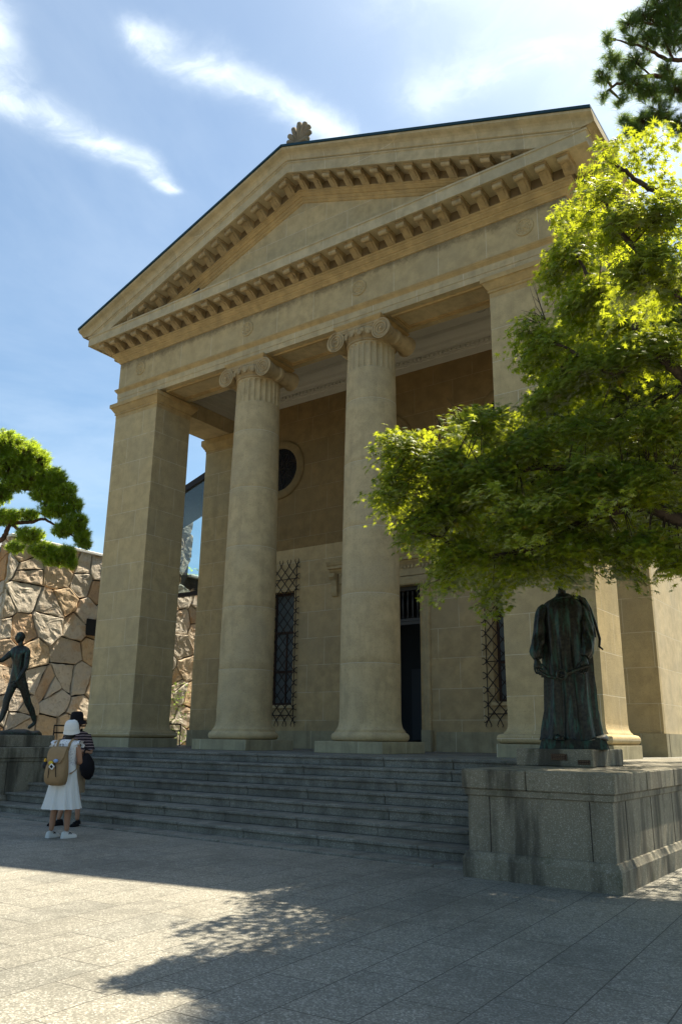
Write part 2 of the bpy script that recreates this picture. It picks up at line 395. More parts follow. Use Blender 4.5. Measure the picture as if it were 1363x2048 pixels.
# --- portico piers
def base_prof(z): return [(.003, z+.36), (.008, z+.29), (.03, z+.235), (.058, z+.205), (.062, z+.185), (.085, z+.183), (.13, z+.172), (.158, z+.14), (.165, z+.10), (.158, z+.06), (.13, z+.025), (.10, z+.004), (0, z)][::-1]
for s in (-1, 1):
    x0, x1 = sorted((s*5.257, s*7.07))
    mb = MB(); mb.box(x0, x1, 0, 1.33, 1.62, 10.70)
    pr = part('pier', mb, M['pier'], B)
    mb = MB(); mb.rect_ring(x0, x1, 0, 1.33, base_prof(1.312)); part('pier_base', mb, M['pier'], pr, smooth=50)
    mb = MB(); mb.rect_ring(x0, x1, 0, 1.33, [(.17, ZP), (.17, 1.308), (.165, 1.312)]); part('pier_plinth', mb, M['base'], pr)
    mb = MB(); mb.rect_ring(x0, x1, 0, 1.33, [(.004, 10.58), (.004, 10.69), (.03, 10.705), (.035, 10.735), (.02, 10.755), (.04, 10.775), (.075, 10.83), (.10, 10.87), (.115, 10.90), (.125, 10.90), (.125, 10.915), (.15, 10.92), (.152, 11.03), (.14, 11.04), (.02, 11.045), (.02, 11.09)])
    part('pier_cap', mb, M['mould'], pr)

# --- ionic columns
cx, cy = 1.825, .55
M['shaft'] = stone('column_stone', base=(.465, .36, .20), grain=1.5, joints=None, var=1.3, streak=.14)
colm = thing('column', None, None)
colm.parent = B; colm.location = Vector((-cx, cy, ZP))-wloc(B)
def cpart(name, mb, mat, sm=None): 
    o = part(name, mb, mat, colm, local=True, smooth=sm); return o
mb = MB(); mb.bbox(-.857, .857, -.857, .857, 0, .238, .008); cpart('plinth', mb, M['base'])
mb = MB(); tor = [(.70, .24)]+[(.76+.08*math.cos(a), .33+.088*math.sin(a)) for a in [R(d) for d in range(-80, 81, 16)]]+[(.765, .425), (.765, .45), (.72, .455)]
mb.lathe([(.01, .239)]+tor, seg=72); cpart('torus_base', mb, M['shaft'], 45)
def rad(z): 
    t_ = min(1, max(0, (z-.7)/8.7)); return .668-.088*(t_**1.7)
zsh = [.452, .46, .50, .54, .58, .64, .70]; sh = [(.745, .452), (.745, .475), (.715, .50), (.695, .545), (.680, .60), (.671, .66), (.668, .72)]
joints_z = [2.93-ZP, 4.44-ZP, 5.96-ZP, 7.5-ZP, 9.06-ZP]
z = .85
while z < 8.70: sh.append((rad(z), z)); z += .3
for jz in joints_z:
    sh = [q for q in sh if abs(q[1]-jz) > .05]+[(rad(jz), jz-.012), (rad(jz)-.004, jz-.006), (rad(jz)-.004, jz+.006), (rad(jz), jz+.012)]
sh.sort(key=lambda q: q[1])
mb = MB(); mb.lathe(sh+[(rad(8.74), 8.74)], seg=72); shaft = cpart('shaft', mb, M['shaft'], 50)
# pale mortar rings
pmort = plain('pale_mortar', (.55, .50, .38, 1), .9, .15, 9)
for jz in joints_z: mb = MB(); mb.lathe([(rad(jz)-.002, jz-.006), (rad(jz)+.0015, jz-.004), (rad(jz)+.0015, jz+.004), (rad(jz)-.002, jz+.006)], seg=72, caps=False); cpart('mortar_joint', mb, pmort)
# fluted neck
NF, SPF = 24, 12; zt, zb_ = 9.44, 8.80; rings = []
zs = [8.741, 8.795]+[zb_+.001, zb_+.02, zb_+.05]+list(np.linspace(zb_+.1, zt-.12, 8))+[zt-.075, zt-.055, zt-.038, zt-.022, zt-.01, zt]+[zt+.015, zt+.04]
for z in zs:
    r0 = rad(z); ring = []
    for k in range(NF*SPF):
        q = (k % SPF)/SPF*2-1; w = .80; hw = PI*r0/NF*w
        dd = 0
        if abs(q) < w and zb_ < z < zt:
            e = q/w
            lim = math.sqrt(max(0, 1-e*e)); top = (zt-z)/hw; bot = (z-zb_)/(hw*.5)
            # rounded upper end
            if top < 1: lim = math.sqrt(max(0, lim*lim-(1-top)**2)) if lim*lim > (1-top)**2 else 0
            if bot < 1: lim *= math.sqrt(max(0, 1-(1-bot)**2))
            dd = .042*lim
        a = 2*PI*k/(NF*SPF); ring.append((math.cos(a)*(r0-dd), math.sin(a)*(r0-dd), z))
    rings.append(ring)
mb = MB(); mb.loft(rings); cpart('fluted_neck', mb, M['shaft'], 35)
# capital
mb = MB(); mb.lathe([(.50, 9.42)]+[(.59+.028*math.cos(R(a)), 9.505+.026*math.sin(R(a))) for a in range(-90, 91, 22)]+[(.58, 9.535), (.60, 9.56), (.66, 9.62), (.70, 9.69), (.705, 9.75), (.66, 9.80), (.4, 9.80)], seg=72)
for k in range(20):                                                  # egg and dart
    a = 2*PI*(k+.5)/20; T = Matrix.Rotation(a, 4, 'Z') @ Matrix.Translation((.668, 0, 9.66)) @ Matrix.Rotation(R(-18), 4, 'Y')
    eg = MB().ball((0, 0, 0), (.045, .056, .095), 12); mb.add([T @ Vector(p) for p in eg.v], eg.f)
    for dq in (-1, 1):
        pts = [T @ Vector((.02, dq*.074, .08)), T @ Vector((.025, dq*.07, .0)), T @ Vector((.01, dq*.03, -.085))]
        mb.tube(pts, [.012, .012, .008], 6)
    a2 = 2*PI*k/20; T2 = Matrix.Rotation(a2, 4, 'Z')
    mb.tube([T2 @ Vector((.715, 0, 9.745)), T2 @ Vector((.68, 0, 9.64)), T2 @ Vector((.625, 0, 9.575))], [.014, .01, .003], 6)
cap = cpart('capital', mb, M['mod'], 50)
vc, vz, vr = .655, 9.64, .268
def sub(name, mb, mat, parent, sm=None): return part(name, mb, mat, parent, local=True, smooth=sm)
for s in (-1, 1):                                                    # volutes with bolsters running to the back
    v = MB(); Ty = Matrix.Translation((s*vc, 0, vz)) @ Matrix.Rotation(R(90), 4, 'X')
    prof = []
    for i in range(29):
        y = -.60+1.2*i/28; q = abs(y)/.60
        r = .165+.085*q**1.5
        if abs(y) < .07: r += .028+(.01 if abs(abs(y)-.045) < .02 else 0)
        if q > .93: r = vr-.01
        prof.append((r, y))
    v.lathe([(vr-.05, -.580), (vr-.04, -.602)]+[(r, y) for r, y in prof]+[(vr-.04, .602), (vr-.05, .580)], T=Ty, seg=32)
    for sy in (-1, 1):
        pts = []; rr = []
        for i in range(90):
            a = i/89*2*PI*2.6; r = (vr-.016)*(1-.80*(i/89)**.82)
            ang = PI/2+a if s < 0 else PI/2-a
            pts.append((s*vc+r*math.cos(ang), sy*(.592), vz+r*math.sin(ang))); rr.append(.024-.012*i/89)
        v.tube(pts, rr, 6)
        v.ball((s*vc, sy*.612, vz), (.042, .022, .042), 10)
    sub('volute', v, M['mod'], cap, 50)
v = MB(); v.bbox(-.66, .66, -.585, .585, vz+.145, vz+.25, .02); v.bbox(-.62, .62, -.60, .60, vz+.20, vz+.262, .01); sub('canalis', v, M['mod'], cap)
v = MB(); v.rect_ring(-.60, .60, -.56, .56, [(0, 9.90), (.03, 9.905), (.05, 9.93), (.085, 9.965), (.09, 9.985), (.10, 9.99), (.10, 10.012), (0, 10.014)]); sub('abacus', v, M['mould'], cap)
c2 = copy_tree(colm, B); c2.location = Vector((cx, cy, ZP))-wloc(B)

# --- entablature: U-shaped sweeps round the front and both flanks
def usweep(prof, mb=None, yb=22.0):
    mb = mb or MB()
    rings = [[(-(XH+d), yb, z) for d, z in prof], [(-(XH+d), -d, z) for d, z in prof], [((XH+d), -d, z) for d, z in prof], [((XH+d), yb, z) for d, z in prof]]
    return mb.loft(rings)
ZA = 11.092
part('architrave', usweep([(-1.15, ZA), (0, ZA), (0, 11.24), (.012, 11.243), (.012, 11.41), (.012, 11.55), (-1.15, 11.55)]), M['arch'], B)
part('architrave_moulding', usweep([(.0125, 11.40), (.02, 11.415), (.03, 11.43), (.05, 11.455), (.07, 11.475), (.075, 11.50), (.085, 11.502), (.085, 11.535), (.02, 11.56), (.0125, 11.56)]), M['mould'], B)
part('frieze', usweep([(-1.15, 11.552), (.002, 11.552), (.002, 12.44), (-1.15, 12.44)]), M['frieze'], B)
part('bed_moulding', usweep([(-.3, 12.40), (.004, 12.405), (.03, 12.412), (.035, 12.44), (.05, 12.455), (.075, 12.48), (.10, 12.50), (.105, 12.535), (.125, 12.54), (.15, 12.575), (.18, 12.60), (.185, 12.64), (.205, 12.645), (.205, 12.70), (-.3, 12.70)]), M['mould'], B)
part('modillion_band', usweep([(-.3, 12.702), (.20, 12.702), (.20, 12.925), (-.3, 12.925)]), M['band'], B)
part('corona', usweep([(-.3, 12.926), (.18, 12.926), (.67, 12.935), (.67, 12.915), (.726, 12.915), (.726, 13.16), (.735, 13.175), (.752, 13.18), (.752, 13.225), (.70, 13.24), (-.3, 13.28)]), M['corona'], B)
# soffit panels sunk between the columns: raised borders
for x0, x1 in ((-5.1, -2.65), (-1.0, 1.0), (2.65, 5.1)):
    mb = MB()
    for k, (i, dz) in enumerate(((.0, .03), (.06, .055))):
        a, b, c, d = x0+i, x1-i, .17+i, .93-i
        for q in ((a, b, c, c+.045), (a, b, d-.045, d), (a, a+.045, c+.046, d-.046), (b-.045, b, c+.046, d-.046)):
            mb.box(q[0], q[1], q[2], q[3], ZA-(.045 if k == 0 else .022), ZA+.002)
    part('soffit_moulding', mb, M['mould'], B)

# --- modillions
def modillion(shear=0):
    mb = MB(); w = .108
    pr = [(0, 0), (.43, 0), (.43, -.028), (.405, -.04)]+[(.385+.062*math.cos(R(a)), -.098+.062*math.sin(R(a))) for a in (60, 30, 0, -30, -60, -90, -120)]+[(.33, -.118), (.28, -.102), (.22, -.112), (.15, -.15), (.08, -.20), (.03, -.225), (0, -.228)]
    L = [[(x, -d, z+shear*x) for d, z in pr] for x in (-w, w)]
    mb.loft(L)
    e = w+.022; L = [[(x, -d, z+shear*x) for d, z in ((0, .001), (.447, .001), (.447, -.024), (.0, -.026))] for x in (-e, e)]
    mb.loft(L)
    # leaf on the underside
    L = [[(x, -d, z+shear*x) for d, z in ((.30, -.09), (.24, -.128), (.16, -.168), (.09, -.208), (.085, -.18), (.2, -.1))] for x in (-.055, .055)]
    mb.loft(L)
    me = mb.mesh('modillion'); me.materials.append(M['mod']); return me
mh, ml, mr = modillion(0), modillion(.366), modillion(-.366)
def put(name, me, loc, rz=0, parent=B):
    o = bpy.data.objects.new(name, me); COL.objects.link(o); o.parent = parent; o.location = Vector(loc)-wloc(parent); o.rotation_euler = (0, 0, rz); return o
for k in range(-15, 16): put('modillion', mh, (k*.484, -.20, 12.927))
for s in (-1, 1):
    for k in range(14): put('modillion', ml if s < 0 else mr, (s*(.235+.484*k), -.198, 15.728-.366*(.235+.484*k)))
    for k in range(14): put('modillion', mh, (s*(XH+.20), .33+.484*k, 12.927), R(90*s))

# --- pediment
def rake(nm, prof, mat, xe=8.003, clipz=13.242):
    for s in (-1, 1):
        q = MB(); q.loft([[(0, y, z) for y, z in prof], [(s*xe, y, z-.366*xe) for y, z in prof]])
        q.clip(Vector((0, 0, clipz)), Vector((0, 0, 1))); part(nm, q, mat, B)
mb = MB(); mb.prism([(-6.2, .004, 13.2), (6.2, .004, 13.2), (0, .004, 15.5)], (0, .4, 0)); part('tympanum', mb, M['tymp'], B)
rake('raking_moulding', [(.3, 15.21), (.0, 15.215), (-.02, 15.225), (-.04, 15.25), (-.045, 15.29), (-.06, 15.295), (-.085, 15.33), (-.09, 15.365), (-.12, 15.375), (-.15, 15.41), (-.18, 15.43), (-.185, 15.465), (-.205, 15.47), (-.205, 15.52), (.3, 15.52)], M['mould'])
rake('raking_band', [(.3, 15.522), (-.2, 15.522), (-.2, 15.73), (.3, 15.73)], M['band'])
rake('raking_corona', [(.3, 15.731), (-.2, 15.731), (-.67, 15.738), (-.67, 15.72), (-.728, 15.72), (-.728, 15.985), (-.74, 16.0), (-.755, 16.005), (-.755, 16.04), (-.735, 16.055), (.3, 16.06)], M['corona'])
rake('raking_sima', [(.3, 16.062), (-.74, 16.062), (-.775, 16.075), (-.785, 16.13), (-.81, 16.19), (-.86, 16.235), (-.93, 16.262), (-.975, 16.285), (-.985, 16.335), (.3, 16.338)], M['corona'])
for s in (-1, 1):                                                    # eaves gutter moulding along the flanks
    prof = [(.3, 13.25), (.735, 13.245), (.77, 13.25), (.785, 13.275), (.81, 13.31), (.855, 13.345), (.90, 13.365), (.915, 13.39), (.3, 13.39)]
    mb = MB(); mb.loft([[(s*(XH+d), yy, z) for d, z in prof] for yy in (-.74, 22)]); part('eaves_moulding', mb, M['corona'], B)
# roof
mb = MB()
for s in (-1, 1):
    P0 = [(0, 16.340), (s*8.003, 16.340-.366*8.003), (s*8.003, 16.405-.366*8.003), (0, 16.405)]
    mb.loft([[(x, yy, z) for x, z in P0] for yy in (-1.02, 22.6)])
part('roof', mb, M['roofmetal'], B)
# gable infill behind the pediment and back
mb = MB(); mb.prism([(-7.2, 21.9, 13.0), (7.2, 21.9, 13.0), (0, 21.9, 15.9)], (0, .3, 0)); mb.box(-7.0, 7.0, 21.8, 21.95, 11, 13.1); part('rear_gable', mb, M['side'], B)
# antefix: shell shaped ornament on the ridge
mb = MB(); A = Vector((.44, -.80, 16.33))
mb.bbox(A.x-.30, A.x+.30, A.y-.12, A.y+.16, A.z-.05, A.z+.05, .02)
for i, a in enumerate((-78, -58, -39, -19.5, 0, 19.5, 39, 58, 78)):
    L = .63-.0018*abs(a)-.09*(abs(a)/78)**2*2; 
    dx, dz = math.sin(R(a)), math.cos(R(a)); pts = []; rr = []
    for q in np.linspace(.12, 1, 10):
        pts.append(A+Vector((dx*L*q, -.03*math.sin(q*3), dz*L*q*1.05+.0))); rr.append(.025+.062*q if q < .9 else .072)
    pts.append(pts[-1]+Vector((dx*.035, 0, dz*.035))); rr.append(.035)
    mb.tube(pts, rr, 10)
part('antefix', mb, stone('shaded_antefix_stone', base=(.25, .20, .13), grain=.6, streak=.3), B, smooth=60)  # dark base colour puts the ornament's backlit shade into the stone
# medallions on the frieze
mb = MB(); Tq = Matrix.Rotation(R(90), 4, 'X')
def medal():
    m = MB(); m.lathe([(.001, .012), (.165, .012), (.17, .02), (.178, .03), (.192, .034), (.205, .028), (.212, .012), (.215, 0)], T=Tq, seg=40)
    m.lathe([(.001, .05), (.03, .048), (.045, .035), (.055, .02), (.075, .018), (.082, .028), (.092, .03), (.10, .018), (.11, .01)], T=Tq, seg=32)
    for k in range(10):
        a = 2*PI*k/10; m.ball((.135*math.cos(a), -.014, .135*math.sin(a)), (.02, .02, .02), 8)
    me = m.mesh('medallion', 50); me.materials.append(M['frieze']); return me
mm = medal()
for x in (-6.124, -1.825, 1.825, 6.124): put('medallion', mm, (x, -.002, 12.02))

# --- portico ceiling
mb = MB(); mb.box(-6.2, 6.2, 1.0, 4.05, 12.44, 12.55); part('ceiling', mb, M['plaster'], B)
mb = MB()
prof = [(0, 11.60), (.03, 11.60), (.03, 11.78), (.06, 11.79), (.06, 11.96), (.10, 11.98), (.12, 12.04), (.18, 12.08), (.20, 12.16), (.28, 12.25), (.32, 12.33), (.32, 12.438), (0, 12.438)]
mb.loft([[(x, YW-.002-d, z) for d, z in prof] for x in (-5.92, 5.92)])
for s in (-1, 1): mb.loft([[(s*(5.918-d), yy, z) for d, z in prof] for yy in (1.16, 3.99)])
mb.loft([[(x, 1.152+d, z) for d, z in prof] for x in (-5.92, 5.92)])
for k in range(80): x = -5.6+.142*k; mb.box(x, x+.075, YW-.105, YW-.062, 11.86, 11.94)
part('ceiling_cornice', mb, M['plaster'], B)
mb = MB(); mb.lathe([(.001, -.20), (.10, -.185), (.18, -.13), (.215, -.05), (.22, 0)], c=(3.6, 3.0, 12.43), seg=32); mb.lathe([(.24, -.02), (.25, 0), (.25, .01)], c=(3.6, 3.0, 12.43), seg=32)
t = NT('milk_glass'); lamp = part('ceiling_lamp', mb, t.finish((.42, .40, .34, 1), .25, None, spec=.6), B, smooth=60)

# --- oculus windows
dglass = plain('dark_round_glass', (.012, .014, .018, 1), .15, .2, 3, 0, .5, 0)
def oculus(x, z):
    mb = MB(); T = Matrix.Translation((x, YW, z)) @ Tq
    mb.lathe([(.70, -.02), (.70, .05), (.73, .075), (.77, .085), (.90, .075), (.95, .055), (.965, .03), (.965, 0)], T=T, seg=56, caps=False)
    o = part('oculus_window', mb, M['wall2'], B, smooth=50)
    mb = MB(); mb.lathe([(.001, .004), (.72, .004)], T=T, seg=48, caps=False)
    part('pane', mb, dglass, o)
    mb = MB()
    for k in range(8):
        a = PI*k/4+.2; c0 = Vector((x, YW-.02, z)); e = c0+Vector((math.cos(a)*.70, 0, math.sin(a)*.70)); mb.tube([c0, e], .012, 6)
        cc = c0+Vector((math.cos(a)*.42, 0, math.sin(a)*.42))
        mb.tube([cc+Vector((.13*math.cos(q), 0, .13*math.sin(q))) for q in np.linspace(0, 2*PI, 17)], .009, 6)
    mb.tube([Vector((x+.2*math.cos(q), YW-.02, z+.2*math.sin(q))) for q in np.linspace(0, 2*PI, 25)], .012, 6)
    part('tracery', mb, M['iron'], o)
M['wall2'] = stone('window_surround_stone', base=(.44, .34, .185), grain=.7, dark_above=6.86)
oculus(-3.88, 9.5); oculus(0, 9.5); oculus(3.88, 9.5)

# --- windows with wrought iron grilles
def window(sx):
    xa, xb = (WX0, WX1) if sx > 0 else (-WX1, -WX0)
    mb = MB()
    for q in ((xa, xa+.06, WZ0, WZ1), (xb-.06, xb, WZ0, WZ1), (xa+.061, xb-.061, WZ0, WZ0+.07), (xa+.061, xb-.061, WZ1-.07, WZ1), (xa+.061, xb-.061, 3.2, 3.26), (xa+.061, xb-.061, 4.35, 4.42), ((xa+xb)/2-.02, (xa+xb)/2+.02, WZ0+.071, 3.199), ((xa+xb)/2-.02, (xa+xb)/2+.02, 3.261, 4.349)):
        mb.box(q[0], q[1], 4.26, 4.32, q[2], q[3])
    w = part('window', mb, M['brown'], B)
    mb = MB(); mb.box(xa, xb, 4.30, 4.31, WZ0, WZ1); part('pane', mb, M['glass'], w)
    mb = MB(); mb.bbox(xa-.08, xb+.08, 3.93, 4.25, WZ0-.10, WZ0-.004, .01); part('sill', mb, M['wall2'], w)
    # grille
    g_ = MB(); y = 3.90; gx0, gx1 = (3.02, 4.22) if sx > 0 else (-4.22, -3.02); nz = 13; pz = .344; zb0 = 1.86; px = .30; r = .0135
    hgt = nz*pz
    n = 4
    for sgn in (1, -1):
        for k in range(-n, nz*1+1):
            # diagonal rising through cells: x from gx0 .. gx1 (n cells), z steps pz per cell
            pts = []
            for i in range(0, n*2+1):
                x = gx0+i*px/2 if sgn > 0 else gx1-i*px/2; z = zb0+(k+i/2)*pz
                if zb0-.001 <= z <= zb0+hgt+.001: pts.append((x, y+(.014*sgn), z))
            if len(pts) > 1: g_.tube([pts[0], pts[-1]], r, 5)
    for xx, dr in ((gx0, -1), (gx1, 1)):
        g_.tube([(xx, y, zb0), (xx, y, zb0+hgt)], .012, 5)
        for k in range(nz+1):
            z = zb0+k*pz
            for u_ in (-1, 1):
                g_.tube([(xx, y, z), (xx+dr*.045, y, z+u_*.055), (xx+dr*.10, y, z+u_*.085), (xx+dr*.115, y, z+u_*.06)], [.014, .013, .011, .008], 5)
            g_.ball((xx, y, z), .026, 6)
    for k in range(n+1):
        xx = gx0+k*px
        for zz, u_ in ((zb0, -1), (zb0+hgt, 1)):
            for d_ in (-1, 1):
                g_.tube([(xx, y, zz), (xx+d_*.04, y, zz+u_*.07), (xx+d_*.075, y, zz+u_*.15), (xx+d_*.05, y, zz+u_*.19)], [.014, .013, .011, .008], 5)
    for zz in (zb0+.12, 3.23, zb0+hgt-.4): g_.tube([(gx0, y+.03, zz), (gx1, y+.03, zz)], .012, 5)
    for xx in (gx0+.05, gx1-.05):
        for zz in (2.4, 4, 5.6): g_.tube([(xx, y, zz), (xx, YW, zz)], .01, 5)
    part('grille', g_, M['iron'], w)
window(-1); window(1)

# --- doorway
mb = MB()
fr = [(0, 0), (0, -.10), (.05, -.105), (.06, -.085), (.13, -.09), (.14, -.075), (.20, -.08), (.235, -.06), (.25, -.02), (.25, 0)]
ring = lambda d, y: [(-DW-d, YW+y, 1.60), (-DW-d, YW+y, DT+d), (DW+d, YW+y, DT+d), (DW+d, YW+y, 1.60)]
rr = [ring(d, y) for d, y in fr]
mb.loft([list(q) for q in zip(*rr)], closed=True)
dr = part('doorway', mb, M['wall2'], B)
for s in (-1, 1): x0, x1 = sorted((s*(DW-.005), s*(DW+.27))); mb = MB(); mb.bbox(x0, x1, YW-.125, YW+.1, ZP, 1.60, .01); part('plinth_block', mb, M['base'], dr)
mb = MB()
for k in range(60): 
    z = 1.66+k*.064
    for s in (-1, 1): mb.ball((s*(DW+.025), YW-.108, z), (.019, .016, .022), 6)
mb.box(-DW-.03, -DW-.018, YW-.107, YW-.09, 1.63, DT+.04); mb.box(DW+.018, DW+.03, YW-.107, YW-.09, 1.63, DT+.04); mb.box(-DW-.03, DW+.03, YW-.107, YW-.09, DT+.018, DT+.03)
for k in range(36): mb.ball((-DW+.03+k*.0655, YW-.108, DT+.025), (.022, .016, .019), 6)
part('bead_moulding', mb, M['mould'], dr)
mb = MB(); mb.box(-1.5, 1.5, YW-.06, YW-.001, DT+.26, DT+.55)
prof = [(0, DT+.551), (.07, DT+.551), (.09, DT+.58), (.14, DT+.62), (.16, DT+.66), (.26, DT+.67), (.26, DT+.74), (.29, DT+.76), (.33, DT+.83), (.34, DT+.86), (0, DT+.90)]
mb.loft([[(x, YW-d, z) for d, z in prof] for x in (-1.78, 1.78)])
for k in range(26): mb.box(-1.46+k*.113, -1.40+k*.113, YW-.10, YW-.062, DT+.46, DT+.54)
for s in (-1, 1):
    mb.loft([[(s*1.64+dx, YW-d, z) for d, z in ((0, DT+.55), (.24, DT+.55), (.25, DT+.44), (.16, DT+.36), (.12, DT+.2), (.12, DT+.02), (.07, DT-.08), (0, DT-.1))] for dx in (-.09, .09)])
part('door_hood', mb, M['wall2'], dr)
mb = MB()
for k in range(15):
    x = -1.08+k*.154; mb.lathe([(.012, 0), (.03, .02), (.03, .05), (.014, .09), (.022, .25), (.034, .40), (.022, .50), (.012, .60), (.03, .68), (.03, .72), (.012, .76)], c=(x, 4.22, 4.50), seg=8)
mb.box(-DW, DW, 4.17, 4.27, 4.33, 4.42); mb.box(-DW, DW, 4.15, 4.29, 4.421, 4.49); mb.box(-DW, DW, 4.17, 4.27, 5.26, 5.36)
part('transom_grille', mb, plain('dark_bronze_transom', (.06, .055, .05, 1), .5, .3, 12, .3), dr)
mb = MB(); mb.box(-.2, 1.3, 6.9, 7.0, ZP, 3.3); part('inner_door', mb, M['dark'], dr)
mb = MB(); mb.box(-.85, -.30, 6.85, 6.9, 1.35, 3.4); part('notice_board', mb, plain('notice_board_grey', (.07, .08, .09, 1), .6, .05, 3), dr)

# --- pigeon on the cornice
pg = thing('pigeon', 'small dark grey pigeon perched on the ledge at the foot of the pediment', 'bird', (-3.35, -.55, 13.25))
me = skin([(0, 0, .06), (.03, 0, .10), (-.07, 0, .07), (-.13, 0, .06), (-.20, 0, .045), (.07, 0, .14), (.09, 0, .175), (.125, 0, .17), (.01, .02, .03), (.012, .02, .004), (.01, -.02, .03), (.012, -.02, .004)],
     [(0, 1), (0, 2), (2, 3), (3, 4), (1, 5), (5, 6), (6, 7), (0, 8), (8, 9), (0, 10), (10, 11)], [.055, .055, .05, .03, .015, .03, .028, .006, .012, .006, .012, .006])
part('body', me, plain('pigeon_grey', (.03, .034, .045, 1), .6, .3, 30), pg, local=True)
pg.scale = (1.25, 1.25, 1.25)
# ================================================================== LIGHT AND SKY
TX, TY = .122, .54                                                    # horizontal run of a ray toward the sun per metre of height
sd = Vector((TX, TY, 1)).normalized()
sl = bpy.data.lights.new('sun', 'SUN'); sl.energy = 5.0; sl.angle = R(.53); sl.color = (1, .90, .72)
so = bpy.data.objects.new('sun', sl); COL.objects.link(so); so.rotation_euler = sd.to_track_quat('Z', 'Y').to_euler(); so.location = (0, 0, 30)
W = bpy.data.worlds.new('World'); scene.world = W; W.use_nodes = True
t = NT.__new__(NT); t.t = W.node_tree; t.t.nodes.clear(); t.m = W
out = t.n('OutputWorld'); bg = t.n('Background'); t.t.links.new(bg.outputs[0], out.inputs[0])
sky = t.n('TexSky', sky_type='NISHITA', sun_disc=False); sky.sun_elevation = math.asin(sd.z); sky.sun_rotation = math.atan2(TX, TY)
sky.altitude = 50; sky.air_density = 1.0; sky.dust_density = 1.6; sky.ozone_density = 1.0
G = t.n('TexCoord').outputs['Generated']; dx, dy, dz = t.xyz(G)[:3]
dzc = t.math('MAXIMUM', dz, .05); px, py = t.math('DIVIDE', dx, dzc), t.math('DIVIDE', dy, dzc)
P2 = t.vec(px, py, 0)
wn = t.n('TexNoise'); t.set(wn.inputs['Vector'], P2); wn.inputs['Scale'].default_value = 2.6; wn.inputs['Detail'].default_value = 6; wn.inputs['Roughness'].default_value = .6
wv = t.n('VectorMath', operation='MULTIPLY_ADD'); t.set(wv.inputs[0], wn.outputs['Color']); wv.inputs[1].default_value = (.16, .16, 0); 
sb = t.n('VectorMath', operation='ADD'); t.set(sb.inputs[0], P2); sb.inputs[1].default_value = (-.08, -.08, 0); t.t.links.new(sb.outputs[0], wv.inputs[2])
PW = wv.outputs[0]
def cp(u, v): d = ray(u, v); return Vector((d.x/d.z, d.y/d.z, 0))
def streak(pts, w, amp):
    """wispy cirrus band: largest of a chain of soft capsules in the cloud plane"""
    best = None
    for (a, wa), (b, wb) in zip(pts[:-1], pts[1:]):
        A, Bv = cp(*a), cp(*b); d = Bv-A
        s1 = t.n('VectorMath', operation='SUBTRACT'); t.set(s1.inputs[0], PW); s1.inputs[1].default_value = A
        dt = t.n('VectorMath', operation='DOT_PRODUCT'); t.t.links.new(s1.outputs[0], dt.inputs[0]); dt.inputs[1].default_value = d/d.length_squared
        h = t.math('ADD', dt.outputs['Value'], 0, clamp=True)
        sc = t.n('VectorMath', operation='SCALE'); sc.inputs[0].default_value = d; t.set(sc.inputs['Scale'], h)
        s2 = t.n('VectorMath', operation='DISTANCE'); t.t.links.new(s1.outputs[0], s2.inputs[0]); t.t.links.new(sc.outputs[0], s2.inputs[1])
        ww = t.math('ADD', t.math('MULTIPLY', h, wb-wa), wa)
        k = t.math('DIVIDE', s2.outputs['Value'], ww)
        k = t.math('POWER', 2.718, t.math('MULTIPLY', t.math('MULTIPLY', k, k), -1.0))
        best = k if best is None else t.math('MAXIMUM', best, k)
    return t.math('MULTIPLY', best, amp)
fib = t.n('TexNoise'); t.set(fib.inputs['Vector'], PW); fib.inputs['Scale'].default_value = 9; fib.inputs['Detail'].default_value = 8; fib.inputs['Roughness'].default_value = .62; fib.inputs['Distortion'].default_value = .6
C1 = streak([((-60, 20), .035), ((0, 175), .045), ((130, 245), .038), ((300, 320), .03), ((352, 385), .015)], 0, .75)
C2 = streak([((262, 40), .02), ((400, 110), .038), ((520, 195), .028), ((700, 290), .035)], 0, .8)
C3 = streak([((870, 190), .05), ((1000, 150), .04), ((1100, 115), .03)], 0, .5)
C4 = streak([((860, -60), .10), ((1150, 20), .16), ((1420, 260), .22)], 0, .38)
cl_ = t.math('ADD', t.math('ADD', C1, C2), t.math('ADD', C3, C4))
cl_ = t.math('MULTIPLY', cl_, t.math('ADD', t.math('MULTIPLY', t.rampv(fib.outputs[0], .34, .66), .7), .35), clamp=True)
veil = t.math('MULTIPLY', t.rampv(t.noise(P2, .9, 7, .6, .4), .42, .7), .16)
cl_ = t.math('ADD', cl_, veil, clamp=True)
SKY = .07
sat = t.n('HueSaturation'); sat.inputs['Saturation'].default_value = 1.05; t.set(sat.inputs['Color'], t.mix(1, sky.outputs[0], (.93, 1.03, 1.0, 1), 'MULTIPLY'))
colr = t.mix(cl_, sat.outputs[0], (6.4, 7.1, 7.7, 1))
t.set(bg.inputs[0], colr); bg.inputs[1].default_value = SKY
scene.view_settings.view_transform = 'Standard'; scene.view_settings.look = 'None'; scene.view_settings.exposure = 1.42; scene.view_settings.gamma = 1
scene.render.resolution_x = 681; scene.render.resolution_y = 1024

